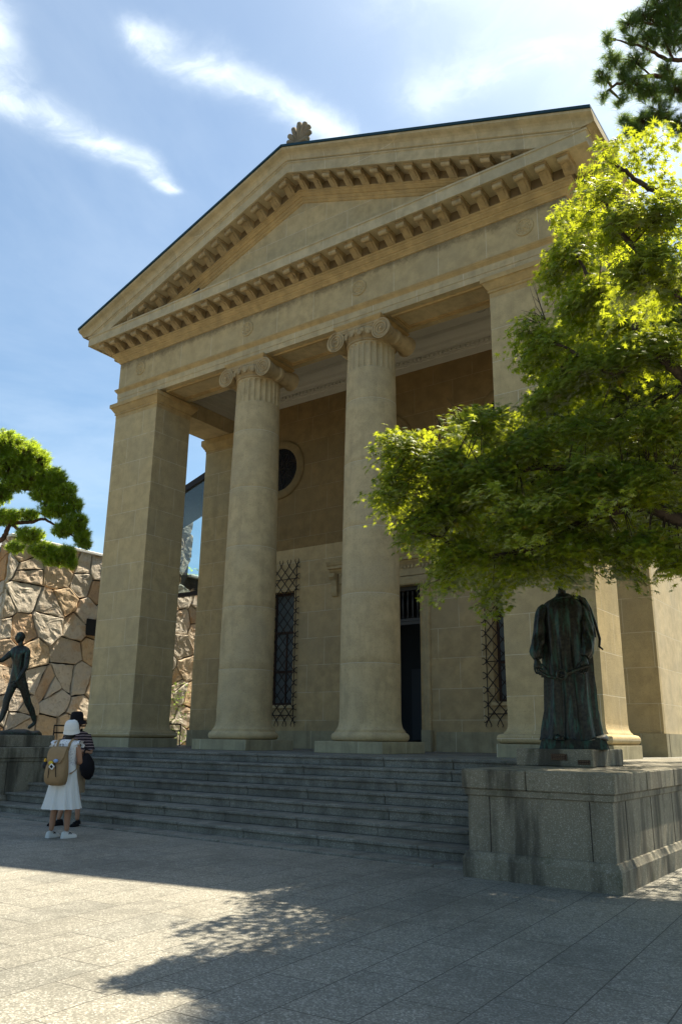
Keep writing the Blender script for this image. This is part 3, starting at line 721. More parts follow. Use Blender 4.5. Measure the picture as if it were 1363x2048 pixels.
# ================================================================== ROUGH STONE WALL (left)
def rubble(poly_test, u0, u1, w0, w1, su, sw, seed):
    rs = random.Random(seed); S = []
    ny = int((w1-w0)/sw)+2; nx = int((u1-u0)/su)+2
    for j in range(-1, ny):
        for i in range(-1, nx):
            k = rs.random(); S.append((u0+(i+.5+(j % 2)*.5+rs.uniform(-.38, .38))*su, w0+(j+.5+rs.uniform(-.36, .36))*sw))
            if k < .30: S.append((S[-1][0]+rs.uniform(-.5, .5)*su, S[-1][1]+rs.uniform(-.5, .5)*sw))
    cells = []
    for i, p in enumerate(S):
        poly = [(u0, w0), (u1, w0), (u1, w1), (u0, w1)]
        near = sorted((q for q in S if q is not p), key=lambda q: (q[0]-p[0])**2+(q[1]-p[1])**2)[:14]
        for q in near:
            mx, my = (p[0]+q[0])/2, (p[1]+q[1])/2; nx_, ny_ = p[0]-q[0], p[1]-q[1]; L = math.hypot(nx_, ny_); nx_ /= L; ny_ /= L; mx += nx_*.020; my += ny_*.020
            out_ = []
            for a, b in zip(poly, poly[1:]+poly[:1]):
                da = (a[0]-mx)*nx_+(a[1]-my)*ny_; db = (b[0]-mx)*nx_+(b[1]-my)*ny_
                if da >= 0: out_.append(a)
                if da*db < 0: f = da/(da-db); out_.append((a[0]+(b[0]-a[0])*f, a[1]+(b[1]-a[1])*f))
            poly = out_
            if len(poly) < 3: break
        if len(poly) >= 3:
            c = (sum(q[0] for q in poly)/len(poly), sum(q[1] for q in poly)/len(poly))
            A = abs(sum(poly[k][0]*poly[(k+1) % len(poly)][1]-poly[(k+1) % len(poly)][0]*poly[k][1] for k in range(len(poly))))/2
            if A > .01 and poly_test(c): cells.append((c, poly))
    return cells
from mathutils import noise as mnoise
def stones_mb(cells, T, seed):
    """each stone: wobbly outline, bulging rough face"""
    rs = random.Random(seed); mb = MB()
    for c, poly in cells:
        pts = []
        for a, b in zip(poly, poly[1:]+poly[:1]):
            L = math.hypot(b[0]-a[0], b[1]-a[1]); n = max(1, int(L/.16))
            for k in range(n):
                f = k/n; pts.append((a[0]+(b[0]-a[0])*f, a[1]+(b[1]-a[1])*f))
        n = len(pts); pr = rs.uniform(.05, .15); tu, tw = rs.uniform(-.09, .09), rs.uniform(-.09, .09)
        rings = []
        jit = [(rs.uniform(-.018, .018), rs.uniform(-.018, .018)) for _ in pts]
        sd_ = Vector((rs.uniform(0, 90), rs.uniform(0, 90), 0))
        for sc, dp in ((1.0, -.25), (1.0, pr*.1), (.992, pr*.7), (.97, pr*.95), (.88, pr), (.74, pr), (.58, pr), (.42, pr), (.26, pr), (.1, pr)):
            ring = []
            for (x, y), (jx, jy) in zip(pts, jit):
                X, Y = c[0]+(x-c[0]+jx)*sc, c[1]+(y-c[1]+jy)*sc
                d = dp
                if dp > 0:
                    q = Vector((X, Y, 0))
                    d = max(.01, dp+(X-c[0])*tu+(Y-c[1])*tw+(.03*mnoise.noise(q*1.6+sd_)+.028*mnoise.noise(q*5+sd_)+.014*mnoise.noise(q*14))*min(1, (1-sc)*9+.15))
                ring.append(T(X, Y, d))
            rings.append(ring)
        mb.loft(rings, cap0=False)
    return mb
t = NT('rough_orange_granite'); P = t.pos(); isl = t.n('NewGeometry').outputs['Random Per Island']
n1, n2, n3 = t.noise(P, 1.1, 5, .6), t.noise(P, 7, 6, .7), t.noise(P, 40, 3, .6)
c = t.ramp(isl, [(0, (.48, .44, .37)), (.2, (.62, .57, .49)), (.4, (.58, .42, .25)), (.55, (.46, .41, .34)), (.7, (.58, .51, .41)), (.85, (.54, .28, .11)), (.93, (.42, .37, .31)), (1, (.64, .59, .51))])
c = t.mix(t.math('MULTIPLY', t.rampv(t.math('ADD', n1, t.math('MULTIPLY', isl, .1)), .56, .74), .6), c, (.48, .26, .10, 1))
c = t.mix(t.math('MULTIPLY', t.rampv(n2, .50, .72), .5), c, (.17, .11, .065, 1))
c = t.mix(t.math('MULTIPLY', t.rampv(n3, .4, .7), .3), c, (.62, .55, .44, 1))
M['rubble'] = t.finish(c, .9, t.math('ADD', n2, t.math('MULTIPLY', n3, .4)), .9, .05, 0, .2)
SX = -13.0; SWT = 7.86
SW = thing('rough_stone_wall', 'tall sunlit wall of big irregular orange and grey boulders left of the museum', 'stone wall', (SX, .7, 0))
inside = lambda c: c[1] < SWT-.05 or (6.0 < c[0] < 9.0 and c[1] < 10.75)
cells = rubble(inside, .7, 16, 0, 10.75, 1.02, .90, 5)
# clip the cells at the stepped top
def clip_poly(poly, ax, val, keep_less):
    o = []
    for a, b in zip(poly, poly[1:]+poly[:1]):
        da, db = a[ax]-val, b[ax]-val
        if not keep_less: da, db = -da, -db
        if da <= 0: o.append(a)
        if da*db < 0: f = da/(da-db); o.append((a[0]+(b[0]-a[0])*f, a[1]+(b[1]-a[1])*f))
    return o
cc = []
for c, p in cells:
    if 6.0 < c[0] < 9.0: 
        if c[1] > SWT: p = clip_poly(clip_poly(p, 0, 6.0, False), 0, 9.02, True)
    else: p = clip_poly(p, 1, SWT, True)
    if len(p) >= 3: cc.append((c, p))
part('boulders', stones_mb(cc, lambda a, b, d: (SX+d, a, b), 9), M['rubble'], SW)
cells = rubble(lambda c: c[1] < SWT, -13.45, -13.0, 0, SWT, .9, .9, 8)
part('end_boulders', stones_mb(cells, lambda a, b, d: (a, .7-d*.5, b), 10), M['rubble'], SW)
mb = MB(); mb.box(-13.43, SX-.03, .75, 16, 0, SWT-.02); mb.box(-13.43, SX-.03, 6.05, 9.0, SWT-.02, 10.7); part('core', mb, M['dark'], SW)
oa, ob = onp(0, SX+.16, 175, 1237), onp(0, SX+.16, 191, 1272)
mb = MB(); mb.box(SX-.1, SX+.165, min(oa.y, ob.y), max(oa.y, ob.y)+.25, ob.z, oa.z); part('wall_opening', mb, M['dark'], SW)
mb = MB(); mb.bbox(-13.5, SX+.16, .62, 5.99, SWT, SWT+.10, .015); mb.bbox(-13.5, SX+.16, 9.03, 16, SWT, SWT+.10, .015)
part('coping', mb, plain('white_coping', (.72, .72, .70, 1), .5, .05, 4), SW)

# ================================================================== GLASS SCREEN between wall and museum
GS = thing('glass_screen', 'tall glazed gable with dark sloping frame, seen through the gap left of the columns', 'glass wall', (-10, 6, 6.3))
tg = NT('clear_glass'); pb = tg.n('BsdfPrincipled'); pb.inputs['Base Color'].default_value = (.55, .70, .75, 1); pb.inputs['Roughness'].default_value = .02; pb.inputs['Transmission Weight'].default_value = 1; pb.inputs['IOR'].default_value = 1.45
tg.t.links.new(pb.outputs[0], tg.out.inputs[0]); M['clear'] = tg.m
gz0 = 6.40; ztop = lambda x: 10.30+.334*(x+10.51)
x0, x1 = -12.8, -7.13
mb = MB()
mb.box(x0, x1, 5.95, 6.08, gz0-.10, gz0+.04)
mb.loft([[(x0, 5.93, ztop(x0)), (x0, 6.10, ztop(x0)), (x0, 6.10, ztop(x0)+.24), (x0, 5.93, ztop(x0)+.24)], [(x1, 5.93, ztop(x1)), (x1, 6.10, ztop(x1)), (x1, 6.10, ztop(x1)+.24), (x1, 5.93, ztop(x1)+.24)]])
for xx in (x0, -11.2, -8.6): mb.box(xx, xx+.06, 5.97, 6.06, gz0+.041, ztop(xx)-.001)
part('frame', mb, M['iron'], GS)
mb = MB(); mb.loft([[(x0+.02, 6.0, gz0), (x0+.02, 6.02, gz0), (x0+.02, 6.02, ztop(x0)+.05), (x0+.02, 6.0, ztop(x0)+.05)], [(x1, 6.0, gz0), (x1, 6.02, gz0), (x1, 6.02, ztop(x1)+.05), (x1, 6.0, ztop(x1)+.05)]])
part('pane', mb, M['clear'], GS)
# sloping glass roof of the annex, running back
mb = MB(); mb.loft([[(x0, 6.1, ztop(x0)+.16), (x1, 6.1, ztop(x1)+.16), (x1, 6.1, ztop(x1)+.19), (x0, 6.1, ztop(x0)+.19)], [(x0, 8.2, ztop(x0)+.16), (x1, 8.2, ztop(x1)+.16), (x1, 8.2, ztop(x1)+.19), (x0, 8.2, ztop(x0)+.19)]])
part('roof_edge', mb, M['roofmetal'], GS)

# railings
def railing(label, a, b, z0, z1, n):
    t = thing('handrail', label, 'railing', (a[0], a[1], z0)); mb = MB(); a, b = Vector((*a, 0)), Vector((*b, 0))
    for zz in (z1, z1-.2): mb.tube([a+Vector((0, 0, zz)), b+Vector((0, 0, zz))], .022, 8)
    part('rail', mb, M['iron'], t)
    for k in range(n):
        p = a.lerp(b, k/(n-1)); mb = MB(); mb.tube([p+Vector((0, 0, z0)), p+Vector((0, 0, z1))], .018, 8); part('post', mb, M['iron'], t)
railing('thin dark handrail between the left pier and the hall wall', (-7.3, 1.6), (-7.3, 3.7), ZP, 1.72, 3)
railing('thin dark handrail at the terrace end behind the white hatted woman', (-8.7, .15), (-8.7, 1.9), ZP, 1.62, 4)

# ================================================================== HOUSE at the far left
HS = thing('tiled_house', 'dark timber house with a grey tiled roof at the left edge of the picture', 'house', (-17, 1.7, 0))
hx = -13.56
mb = MB(); mb.box(-22, hx-.05, 1.0, 2.4, 5.8, 7.1); part('plaster_wall', mb, plain('grey_plaster', (.16, .16, .155, 1), .9, .15, 3), HS)
mb = MB(); mb.box(-22, hx, .95, 2.5, 0, 5.8)
for k in range(31): mb.box(-21.9+k*.265, -21.86+k*.265, .91, .95, 0, 5.8)
part('timber_wall', mb, plain('dark_timber', (.028, .022, .018, 1), .7, .4, 6), HS)
mb = MB(); mb.box(-22.5, hx+.1, .45, 2.9, 7.1, 7.2); part('eaves', mb, M['brown'], HS)
mb = MB(); x9 = hx+.15
mb.loft([[(x, .35, 7.22), (x, 1.7, 8.0), (x, 3.0, 7.22), (x, 3.0, 7.28), (x, 1.7, 8.07), (x, .35, 7.28)] for x in (-22.5, x9)])
for k in range(30): x = x9-.08-k*.3; mb.tube([(x, .3, 7.29), (x, 1.7, 8.11)], .06, 8)
part('tiled_roof', mb, plain('grey_roof_tile', (.33, .33, .34, 1), .55, .25, 5), HS)

# ================================================================== PEDESTALS AND STATUES
def pedestal(name, label, x0, x1, y0, y1, z0, z1, m, group):
    t = thing(name, label, 'pedestal', ((x0+x1)/2, (y0+y1)/2, z0), group)
    mb = MB(); mb.bbox(x0, x1, y0, y1, z0+.001, z1, .01); part('block', mb, m, t); return t
ZC = ZP+.006
pd_ = pedestal('statue_pedestal', 'low grey stone slab with two small dark plaques under the robed statue', 7.36, 8.33, -4.5, -3.3, ZC, ZC+.205, M['cheek'], 'low slabs under the bronze statues')
bronze_pl = plain('dark_plaque', (.035, .018, .012, 1), .45, .3, 30, .5); pl_l = plain('plaque_relief', (.16, .10, .06, 1), .5, .2, 30, .4)
for (xa, xb, za, zb2) in ((7.82, 8.02, ZC+.075, ZC+.15), (8.15, 8.30, ZC+.03, ZC+.085)):
    mb = MB(); mb.bbox(xa, xb, -4.512, -4.5005, za, zb2, .003); q = part('plaque', mb, bronze_pl, pd_)
    mb = MB(); 
    for a_ in ((xa+.004, xb-.004, za+.004, za+.008), (xa+.004, xb-.004, zb2-.008, zb2-.004), (xa+.004, xa+.008, za+.008, zb2-.008), (xb-.008, xb-.004, za+.008, zb2-.008)): mb.box(a_[0], a_[1], -4.515, -4.512, a_[2], a_[3])
    for r_ in range(3):
        zz = zb2-.022-r_*.02; xx = xa+.02
        if zz < za+.012: break
        while xx < xb-.03: w_ = rs.uniform(.012, .03); mb.box(xx, xx+w_, -4.515, -4.512, zz, zz+.007); xx += w_+.007
    part('relief', mb, pl_l, q)

# --- robed man (burgher) : local frame, faces -Y, x to the right of the picture
RS = thing('robed_statue', 'dark green bronze statue of a man in a long robe with both arms hanging', 'statue', (7.90, -4.0, ZC+.206), rotz=R(22))
def fold(th, z, seed=0):
    k = .55*(1-2*abs(math.sin(th*4.5+.9*math.sin(z*1.1)+.3)))+.35*(1-2*abs(math.sin(th*8+z*.7+1.3)))+.3*math.sin(th*5-z*.8+.7)
    return k
RX = [(0.10, .385, .35, -.00), (.16, .365, .33, 0), (.35, .33, .30, 0), (.6, .305, .27, .0), (.9, .30, .25, 0), (1.15, .295, .235, -.01), (1.4, .295, .225, -.01), (1.62, .295, .21, -.01), (1.78, .29, .19, 0), (1.86, .255, .165, .0), (1.915, .19, .14, .01), (1.945, .115, .10, .01), (1.99, .085, .085, .0)]
mb = MB(); rings = []; zs = np.linspace(.10, 1.99, 64)
for z in zs:
    for i in range(len(RX)-1):
        if RX[i][0] <= z <= RX[i+1][0]+1e-6: f = (z-RX[i][0])/(RX[i+1][0]-RX[i][0]); break
    f = f*f*(3-2*f) if 0 else f
    a = RX[i][1]*(1-f)+RX[i+1][1]*f; b = RX[i][2]*(1-f)+RX[i+1][2]*f; ox = RX[i][3]*(1-f)+RX[i+1][3]*f
    amp = .19*min(1, max(0, (1.95-z)/.8))+.01; ring = []
    for k in range(120):
        th = 2*PI*k/120; q = 1+amp*fold(th, z)
        ring.append((ox+.03*math.sin(z*1.4)+a*q*math.cos(th), b*q*math.sin(th), z))
    rings.append(ring)
mb.loft(rings); part('robe', mb, M['bronze'], RS, local=True, smooth=60)
# arms in wide sleeves
for s, sh, el, wr in ((-1, (-.215, .0, 1.82), (-.345, -.06, 1.42), (-.36, -.20, 1.12)), (1, (.215, .0, 1.82), (.305, -.10, 1.44), (.225, -.27, 1.13))):
    sh, el, wr = map(Vector, (sh, el, wr)); mb = MB(); pts = []; rr = []
    for i in range(22):
        f = i/21; p = (sh.lerp(el, f*2) if f < .5 else el.lerp(wr, f*2-1)); p = p+Vector((s*.015*math.sin(f*PI*3), -.03*math.sin(f*PI), 0))
        pts.append(p); rr.append(.88*(.075, .10, .10, .098, .094, .092, .094, .10, .095, .09, .088, .09, .095, .10, .098, .092, .09, .092, .096, .09, .078, .06)[i])
    rings = []; n = 40
    for i, p in enumerate(pts):
        tt = (pts[min(i+1, 21)]-pts[max(i-1, 0)]).normalized(); a_ = tt.cross(Vector((0, 1, 0))).normalized(); b_ = a_.cross(tt)
        rings.append([p+(a_*math.cos(2*PI*k/n)+b_*math.sin(2*PI*k/n))*rr[i]*(1+.10*math.sin(2*PI*k/n*4+i*.35)+.07*math.sin(2*PI*k/n*7-i*.55)) for k in range(n)])
    mb.loft(rings); part('sleeve', mb, M['bronze'], RS, local=True, smooth=60)
def hand(parent, wrist, down, fwd, side, L=.21, mat=None, curl=.8, name='hand'):
    """palm, five fingers curled round what is held; side: direction of the thumb"""
    w = Vector(wrist); d = Vector(down).normalized(); f = Vector(fwd).normalized(); s_ = Vector(side).normalized(); k = L/.19
    P_ = [w, w+d*.045*k, w+d*.09*k]; E_ = [(0, 1), (1, 2)]; Rr = [.030*k, (.040*k), .036*k]
    me = skin([w-d*.03*k, w, w+d*.05*k, w+d*.085*k, w+d*.05*k+s_*.025*k, w+d*.08*k+s_*.03*k, w+d*.05*k-s_*.025*k, w+d*.08*k-s_*.03*k], [(0, 1), (1, 2), (2, 3), (2, 4), (4, 5), (2, 6), (6, 7)], [.027*k, .027*k, .026*k, .022*k, .022*k, .018*k, .022*k, .018*k], 2)
    mb = MB(); mesh_to_mb(me, mb)
    for i, ln in enumerate((.070, .082, .076, .060)):
        o = s_*(.033-.022*i)*k; r = .0095*k
        a0 = w+d*.080*k+o; a1 = a0+(d*math.cos(curl*.35)+f*math.sin(curl*.35))*ln*.45*k; a2 = a1+(d*math.cos(curl*1.2)+f*math.sin(curl*1.2))*ln*.33*k; a3 = a2+(d*math.cos(curl*2.2)+f*math.sin(curl*2.2))*ln*.28*k
        mesh_to_mb(skin([a0-d*.015*k, a0, a1, a2, a3], [(0, 1), (1, 2), (2, 3), (3, 4)], [r*1.1, r*1.1, r*1.02, r*.95, r*.75], 2), mb)
    a0 = w+d*.03*k+s_*.03*k; a1 = a0+(s_*.6+d*.55+f*.4)*.04*k; a2 = a1+(s_*.15+d*.7+f*.6)*.032*k; a3 = a2+(d*.6+f*.7-s_*.1)*.026*k
    mesh_to_mb(skin([a0, a1, a2, a3], [(0, 1), (1, 2), (2, 3)], [.014*k, .0125*k, .011*k, .009*k], 2), mb)
    return part(name, mb, mat, parent, local=True, smooth=180)
hand(RS, (-.372, -.225, 1.085), (.10, -.25, -1), (.25, -.3, -.2), (1, -.2, 0), .25, M['bronze'], .9)
hand(RS, (.215, -.295, 1.10), (-.08, -.25, -1), (-.2, -.3, -.2), (-1, -.2, 0), .25, M['bronze'], .9)
mb = MB(); mb.tube([(-.36, -.31, .955), (-.25, -.36, .88), (-.12, -.37, .86)], .022, 10); mb.tube([(-.12, -.37, .86), (.03, -.38, .93), (.22, -.36, 1.0), (.30, -.33, 1.02)], [.024, .026, .024, .02], 10)
mb.tube([Vector((-.08+.055*math.cos(q), -.40, .90+.055*math.sin(q))) for q in np.linspace(0, 2*PI, 17)], .017, 8); mb.box(-.33, -.25, -.345, -.32, .87, .965); mb.box(.24, .31, -.36, -.335, .94, 1.03)
part('key', mb, M['bronze'], RS, local=True, smooth=60)
# rope round the neck with its two loose ends hanging at the shoulder
mb = MB(); mb.tube([Vector((.115*math.cos(q), .105*math.sin(q)-.01, 1.925+.02*math.cos(q))) for q in np.linspace(0, 2*PI, 25)], .024, 8)
mb.tube([(.10, -.06, 1.95), (.22, -.07, 1.93), (.30, -.06, 1.84), (.345, -.06, 1.66), (.375, -.05, 1.50), (.385, -.05, 1.40)], [.024, .026, .024, .02, .018, .015], 8)
mb.tube([(.18, -.04, 1.95), (.28, -.02, 1.91), (.345, -.02, 1.78), (.40, -.03, 1.58), (.44, -.04, 1.38), (.425, -.06, 1.28), (.47, -.06, 1.24)], [.024, .024, .022, .018, .017, .016, .012], 8)
part('rope', mb, M['bronze'], RS, local=True, smooth=60)
def head(parent, c, k, face, mat, hairmat=None, beard=False, name='head', tilt=0, neck=True, hair=None):
    """c = centre of skull, k = head height scale (1 = .23 m), face = facing angle about z (0 looks to -Y)"""
    T = Matrix.Translation(c) @ Matrix.Rotation(face, 4, 'Z') @ Matrix.Rotation(tilt, 4, 'X'); k_ = k
    bm = bmesh.new(); bmesh.ops.create_icosphere(bm, subdivisions=4, radius=1)
    for v in bm.verts:
        x, y, z = v.co; 
        X = x*.076; Y = y*.098; Z = z*.118
        if z < 0: X *= 1-.30*(-z)**1.3; Y = Y*(1-.16*(-z))-(.014*(-z) if y < 0 else -.02*z*-1)
        if y < -.3:                                                 # face relief
            nose = math.exp(-((x/.16)**2))*math.exp(-(((z+.14)/.20)**2)); Y -= .021*nose
            brow = math.exp(-(((z-.16)/.09)**2))*(1-abs(x)*.6); Y -= .006*brow
            for sx in (-1, 1): Y += .010*math.exp(-(((x-sx*.36)/.17)**2)-(((z-.02)/.10)**2)); Y -= .004*math.exp(-(((x-sx*.36)/.10)**2)-(((z-.0)/.05)**2))
            Y -= .007*math.exp(-((x/.22)**2)-(((z+.44)/.05)**2)); Y -= .006*math.exp(-((x/.20)**2)-(((z+.56)/.05)**2)); Y += .005*math.exp(-((x/.3)**2)-(((z+.50)/.025)**2))
            Y -= .010*math.exp(-((x/.3)**2)-(((z+.85)/.16)**2))
        v.co = T @ (Vector((X, Y, Z))*k_)
    mb = MB(); mb.bm(bm)
    for sx in (-1, 1):
        mb.ball(T @ (Vector((sx*.078, .012, -.008))*k_), (.010*k_, .018*k_, .030*k_), 10)
    if neck: mb.tube([T @ (Vector((0, .018, -.06))*k_), T @ (Vector((0, .03, -.13))*k_), T @ (Vector((0, .045, -.20))*k_)], [.052*k_, .05*k_, .062*k_], 16)
    h = part(name, mb, mat, parent, local=True, smooth=180)
    if hair:
        bm = bmesh.new(); bmesh.ops.create_icosphere(bm, subdivisions=4, radius=1); rr = random.Random(4)
        low = {'short': -.05, 'long': -.95, 'bob': -.8}[hair]; dl = []
        for v in bm.verts:
            x, y, z = v.co.copy()
            if (y < -.42 and z < .42) or z < low: dl.append(v)
            w_ = 1+.035*math.sin(x*28)*math.sin(z*9+y*11)
            v.co = T @ (Vector((x*.086*w_, y*.108*w_+.006, z*.128*w_+.004))*k_)
        bmesh.ops.delete(bm, geom=dl, context='VERTS'); mb = MB(); mb.bm(bm); hh = part('hair', mb, hairmat, parent, local=True, smooth=180); md = hh.modifiers.new('s', 'SOLIDIFY'); md.thickness = .012
    return h
head(RS, Vector((.0, -.04, 2.14)), 1.06, R(-4), M['bronze'], M['bronze'], hair='short', tilt=R(8))
# feet and ground slab of the casting
for x_, y_, an in ((-.16, -.34, 8), (.36, -.22, -35)):
    mb = MB(); T = Matrix.Translation((x_, y_, .10)) @ Matrix.Rotation(R(an), 4, 'Z')
    bm = bmesh.new(); bmesh.ops.create_icosphere(bm, subdivisions=3, radius=1)
    for v in bm.verts:
        x, y, z = v.co; hgt = .035+.05*max(0, y); v.co = T @ Vector((x*(.055-.015*y), y*.145, max(z, -.4)*hgt+.03))
    mb.bm(bm)
    for q in range(5): mb.ball(T @ Vector((-.04+.02*q, -.14+.012*abs(q-1), .012)), (.012, .022, .012), 8)
    part('foot', mb, M['bronze'], RS, local=True, smooth=180)
mb = MB(); bm = bmesh.new(); bmesh.ops.create_grid(bm, x_segments=24, y_segments=24, size=1)
for v in bm.verts:
    x, y = v.co.x, v.co.y; e = max(abs(x), abs(y)); v.co = Vector((x*.42+.02, y*.38, .10+.012*math.sin(x*9+y*5)+.01*math.sin(y*13) if e < .95 else 0))
mb.bm(bm); part('casting_base', mb, M['bronze'], RS, local=True, smooth=40)

# --- striding nude man at the left
PL = pedestal('statue_pedestal', 'long low grey stone slab under the striding nude statue at the left edge', -4.3, -3.2, -6.1, -3.72, ZP+.051, ZP+.28, M['cheek'], 'low slabs under the bronze statues')
NS = thing('striding_statue', 'dark bronze statue of a nude man striding to the left with an arm stretched forward', 'statue', (-3.7, -4.4, ZP+.281))
O_ = NS.location
def lp(u, v, x): p = onp(0, x, u, v); return p-O_
X0 = -3.7
pts = [lp(35, 1358, X0), lp(37, 1338, X0), lp(39, 1318, X0), lp(41, 1302, X0), lp(42, 1289, X0),           # 0 pelvis 1 waist 2 chest 3 upper chest 4 neck
       lp(22, 1307, X0-.16), lp(3, 1322, X0-.20), lp(-22, 1318, X0-.22),                                 # 5 l shoulder 6 elbow 7 wrist
       lp(55, 1304, X0+.15), lp(52, 1335, X0+.22), lp(34, 1362, X0+.20),                                 # 8 r shoulder 9 elbow 10 wrist
       lp(27, 1366, X0-.09), lp(12, 1404, X0-.10), lp(1, 1441, X0-.10), lp(-14, 1452, X0-.12),            # front leg hip knee ankle toe
       lp(45, 1366, X0+.09), lp(56, 1407, X0+.10), lp(70, 1446, X0+.10), lp(56, 1457, X0+.12)]            # rear leg
E_ = [(0, 1), (1, 2), (2, 3), (3, 4), (3, 5), (5, 6), (6, 7), (3, 8), (8, 9), (9, 10), (0, 11), (11, 12), (12, 13), (13, 14), (0, 15), (15, 16), (16, 17), (17, 18)]
rad_ = [.135, .12, .145, .13, .062, .075, .05, .036, .075, .052, .036, .105, .072, .045, .035, .105, .075, .045, .035]
# extra calf vertices for muscle
def calf(i, j, r):
    global pts, E_, rad_
    E_.remove((i, j)); pts.append(pts[i].lerp(pts[j], .33)+Vector((0, .03, 0))); rad_.append(r); n = len(pts)-1; E_ += [(i, n), (n, j)]
calf(12, 13, .072); calf(16, 17, .072)
me = skin(pts, E_, rad_, 2); part('body', me, M['bronze'], NS, local=True)
head(NS, lp(40, 1276, X0), .98, R(-6), M['bronze'], M['bronze'], hair='short')
hand(NS, pts[10], (0, -.5, -.9), (0, -1, 0), (0, -.6, .3), .19, M['bronze'], .5)
hand(NS, pts[7], (0, -1, .1), (0, 0, -1), (-.3, 0, .9), .19, M['bronze'], .4)
mb = MB(); bm = bmesh.new(); bmesh.ops.create_icosphere(bm, subdivisions=4, radius=1)
pa, pb_ = lp(-30, 1460, X0), lp(78, 1462, X0); mid = (pa+pb_)/2; hy = (pb_-pa).length/2
for v in bm.verts:
    x, y, z = v.co; sup = lambda q: math.copysign(abs(q)**.5, q)
    v.co = Vector((x*.34, mid.y+sup(y)*hy*1.02, max(0, z)*(.10+.06*max(0, y)**2+.02*math.sin(y*9+x*4))))
mb.bm(bm); part('casting_base', mb, M['bronze'], NS, local=True, smooth=60)
# ================================================================== PEOPLE
skinm = plain('skin', (.36, .19, .115, 1), .55, .08, 6, 0, .35, .03)
white = plain('white_cotton', (.66, .66, .64, 1), .85, .05, 12, 0, .1, .1)
black = plain('black_cloth', (.012, .011, .013, 1), .85, .3, 12, 0, .1, .1)
khaki = plain('khaki_cloth', (.27, .20, .13, 1), .9, .12, 10, 0, .1, .15)
tan = plain('tan_canvas', (.27, .185, .10, 1), .85, .15, 14, 0, .15, .25)
hairm = plain('black_hair', (.010, .008, .007, 1), .5, .3, 30, 0, .3, .3)
shoe = plain('white_shoe', (.60, .60, .57, 1), .6, .08, 9)
t = NT('white_lace'); P = t.n('TexCoord').outputs['Object']; v = t.n('TexVoronoi'); t.set(v.inputs['Vector'], P); v.inputs['Scale'].default_value = 45
M['lace'] = t.finish(t.mix(t.rampv(v.outputs['Distance'], .05, .5), (.38, .38, .42, 1), (.70, .70, .70, 1)), .85, v.outputs['Distance'], .6, .01)
t = NT('striped_knit'); P = t.n('TexCoord').outputs['Object']; x, y, z = t.xyz(P)[:3]
w_ = t.math('ADD', z, t.math('MULTIPLY', t.noise(P, 6, 3), .02)); fr_ = t.math('FRACT', t.math('DIVIDE', w_, .043))
M['stripe'] = t.finish(t.mix(t.math('LESS_THAN', fr_, .24), (.022, .014, .019, 1), (.30, .22, .22, 1)), .9, t.noise(P, 60, 3), .2, .005)
def hbody(mb, me): mesh_to_mb(me, mb)
_hd, _hn = head, hand
def person(label, loc, rz): return thing('person', label, 'person', loc, 'two visitors standing in front of the steps', rotz=rz)
def ell(a, b, z, n=48, cx=0, cy=0, amp=0, fr=9, ph=0, e=2.0):
    out_ = []
    for k in range(n):
        th = 2*PI*k/n; q = 1+amp*(math.sin(fr*th+ph)*.6+math.sin(fr*1.7*th+1.2+ph)*.4); c, s_ = math.cos(th), math.sin(th)
        out_.append((cx+a*q*math.copysign(abs(c)**(2/e), c), cy+b*q*math.copysign(abs(s_)**(2/e), s_), z))
    return out_
def build_body(parent, H_, sh, arms, legs, headc, face, kh, tilt=0):
    """continuous body: trunk, neck, arms, hands, legs; the head is merged into the same mesh"""
    S = H_
    pts = [(0, 0, .52*S), (0, 0, .60*S), (0, -.01, .70*S), (0, -.01, .78*S), (0, .0, .835*S), (headc[0]*.6, headc[1]*.6+.0, .87*S)]
    E = [(0, 1), (1, 2), (2, 3), (3, 4), (4, 5)]; r = [.125*S/1.6, .10*S/1.6, .115*S/1.6, .10*S/1.6, .05, .046]
    for s, (el, wr) in ((-1, arms[0]), (1, arms[1])):
        n = len(pts); pts += [(s*sh, -.01, .795*S), el, tuple((a*.5+b*.5) for a, b in zip(el, wr)), wr]; E += [(3, n), (n, n+1), (n+1, n+2), (n+2, n+3)]; r += [.05, .036, .036, .024]
    for s, (kn, an) in ((-1, legs[0]), (1, legs[1])):
        n = len(pts); mid = tuple(a*.68+b*.32 for a, b in zip(kn, an)); mid = (mid[0], mid[1]-.02, mid[2])
        pts += [(s*.085, 0, .49*S), kn, mid, an]; E += [(0, n), (n, n+1), (n+1, n+2), (n+2, n+3)]; r += [.085, .052, .052, .032]
    mb = MB(); mesh_to_mb(skin(pts, E, r, 2), mb)
    tmp = []
    h = _hd(parent, Vector(headc), kh, face, skinm, hairm, hair=None, tilt=tilt)
    tmp.append(h)
    for s, (el, wr) in ((-1, arms[0]), (1, arms[1])):
        d = Vector(wr)-Vector(el); tmp.append(_hn(parent, wr, d, (-s*.6, .4, -.6), (-s*.3, .2, .9), .17, skinm, .7))
    for o in tmp: mesh_to_mb(o.data, mb); bpy.data.objects.remove(o)
    return part('body', mb, skinm, parent, local=True, smooth=180)
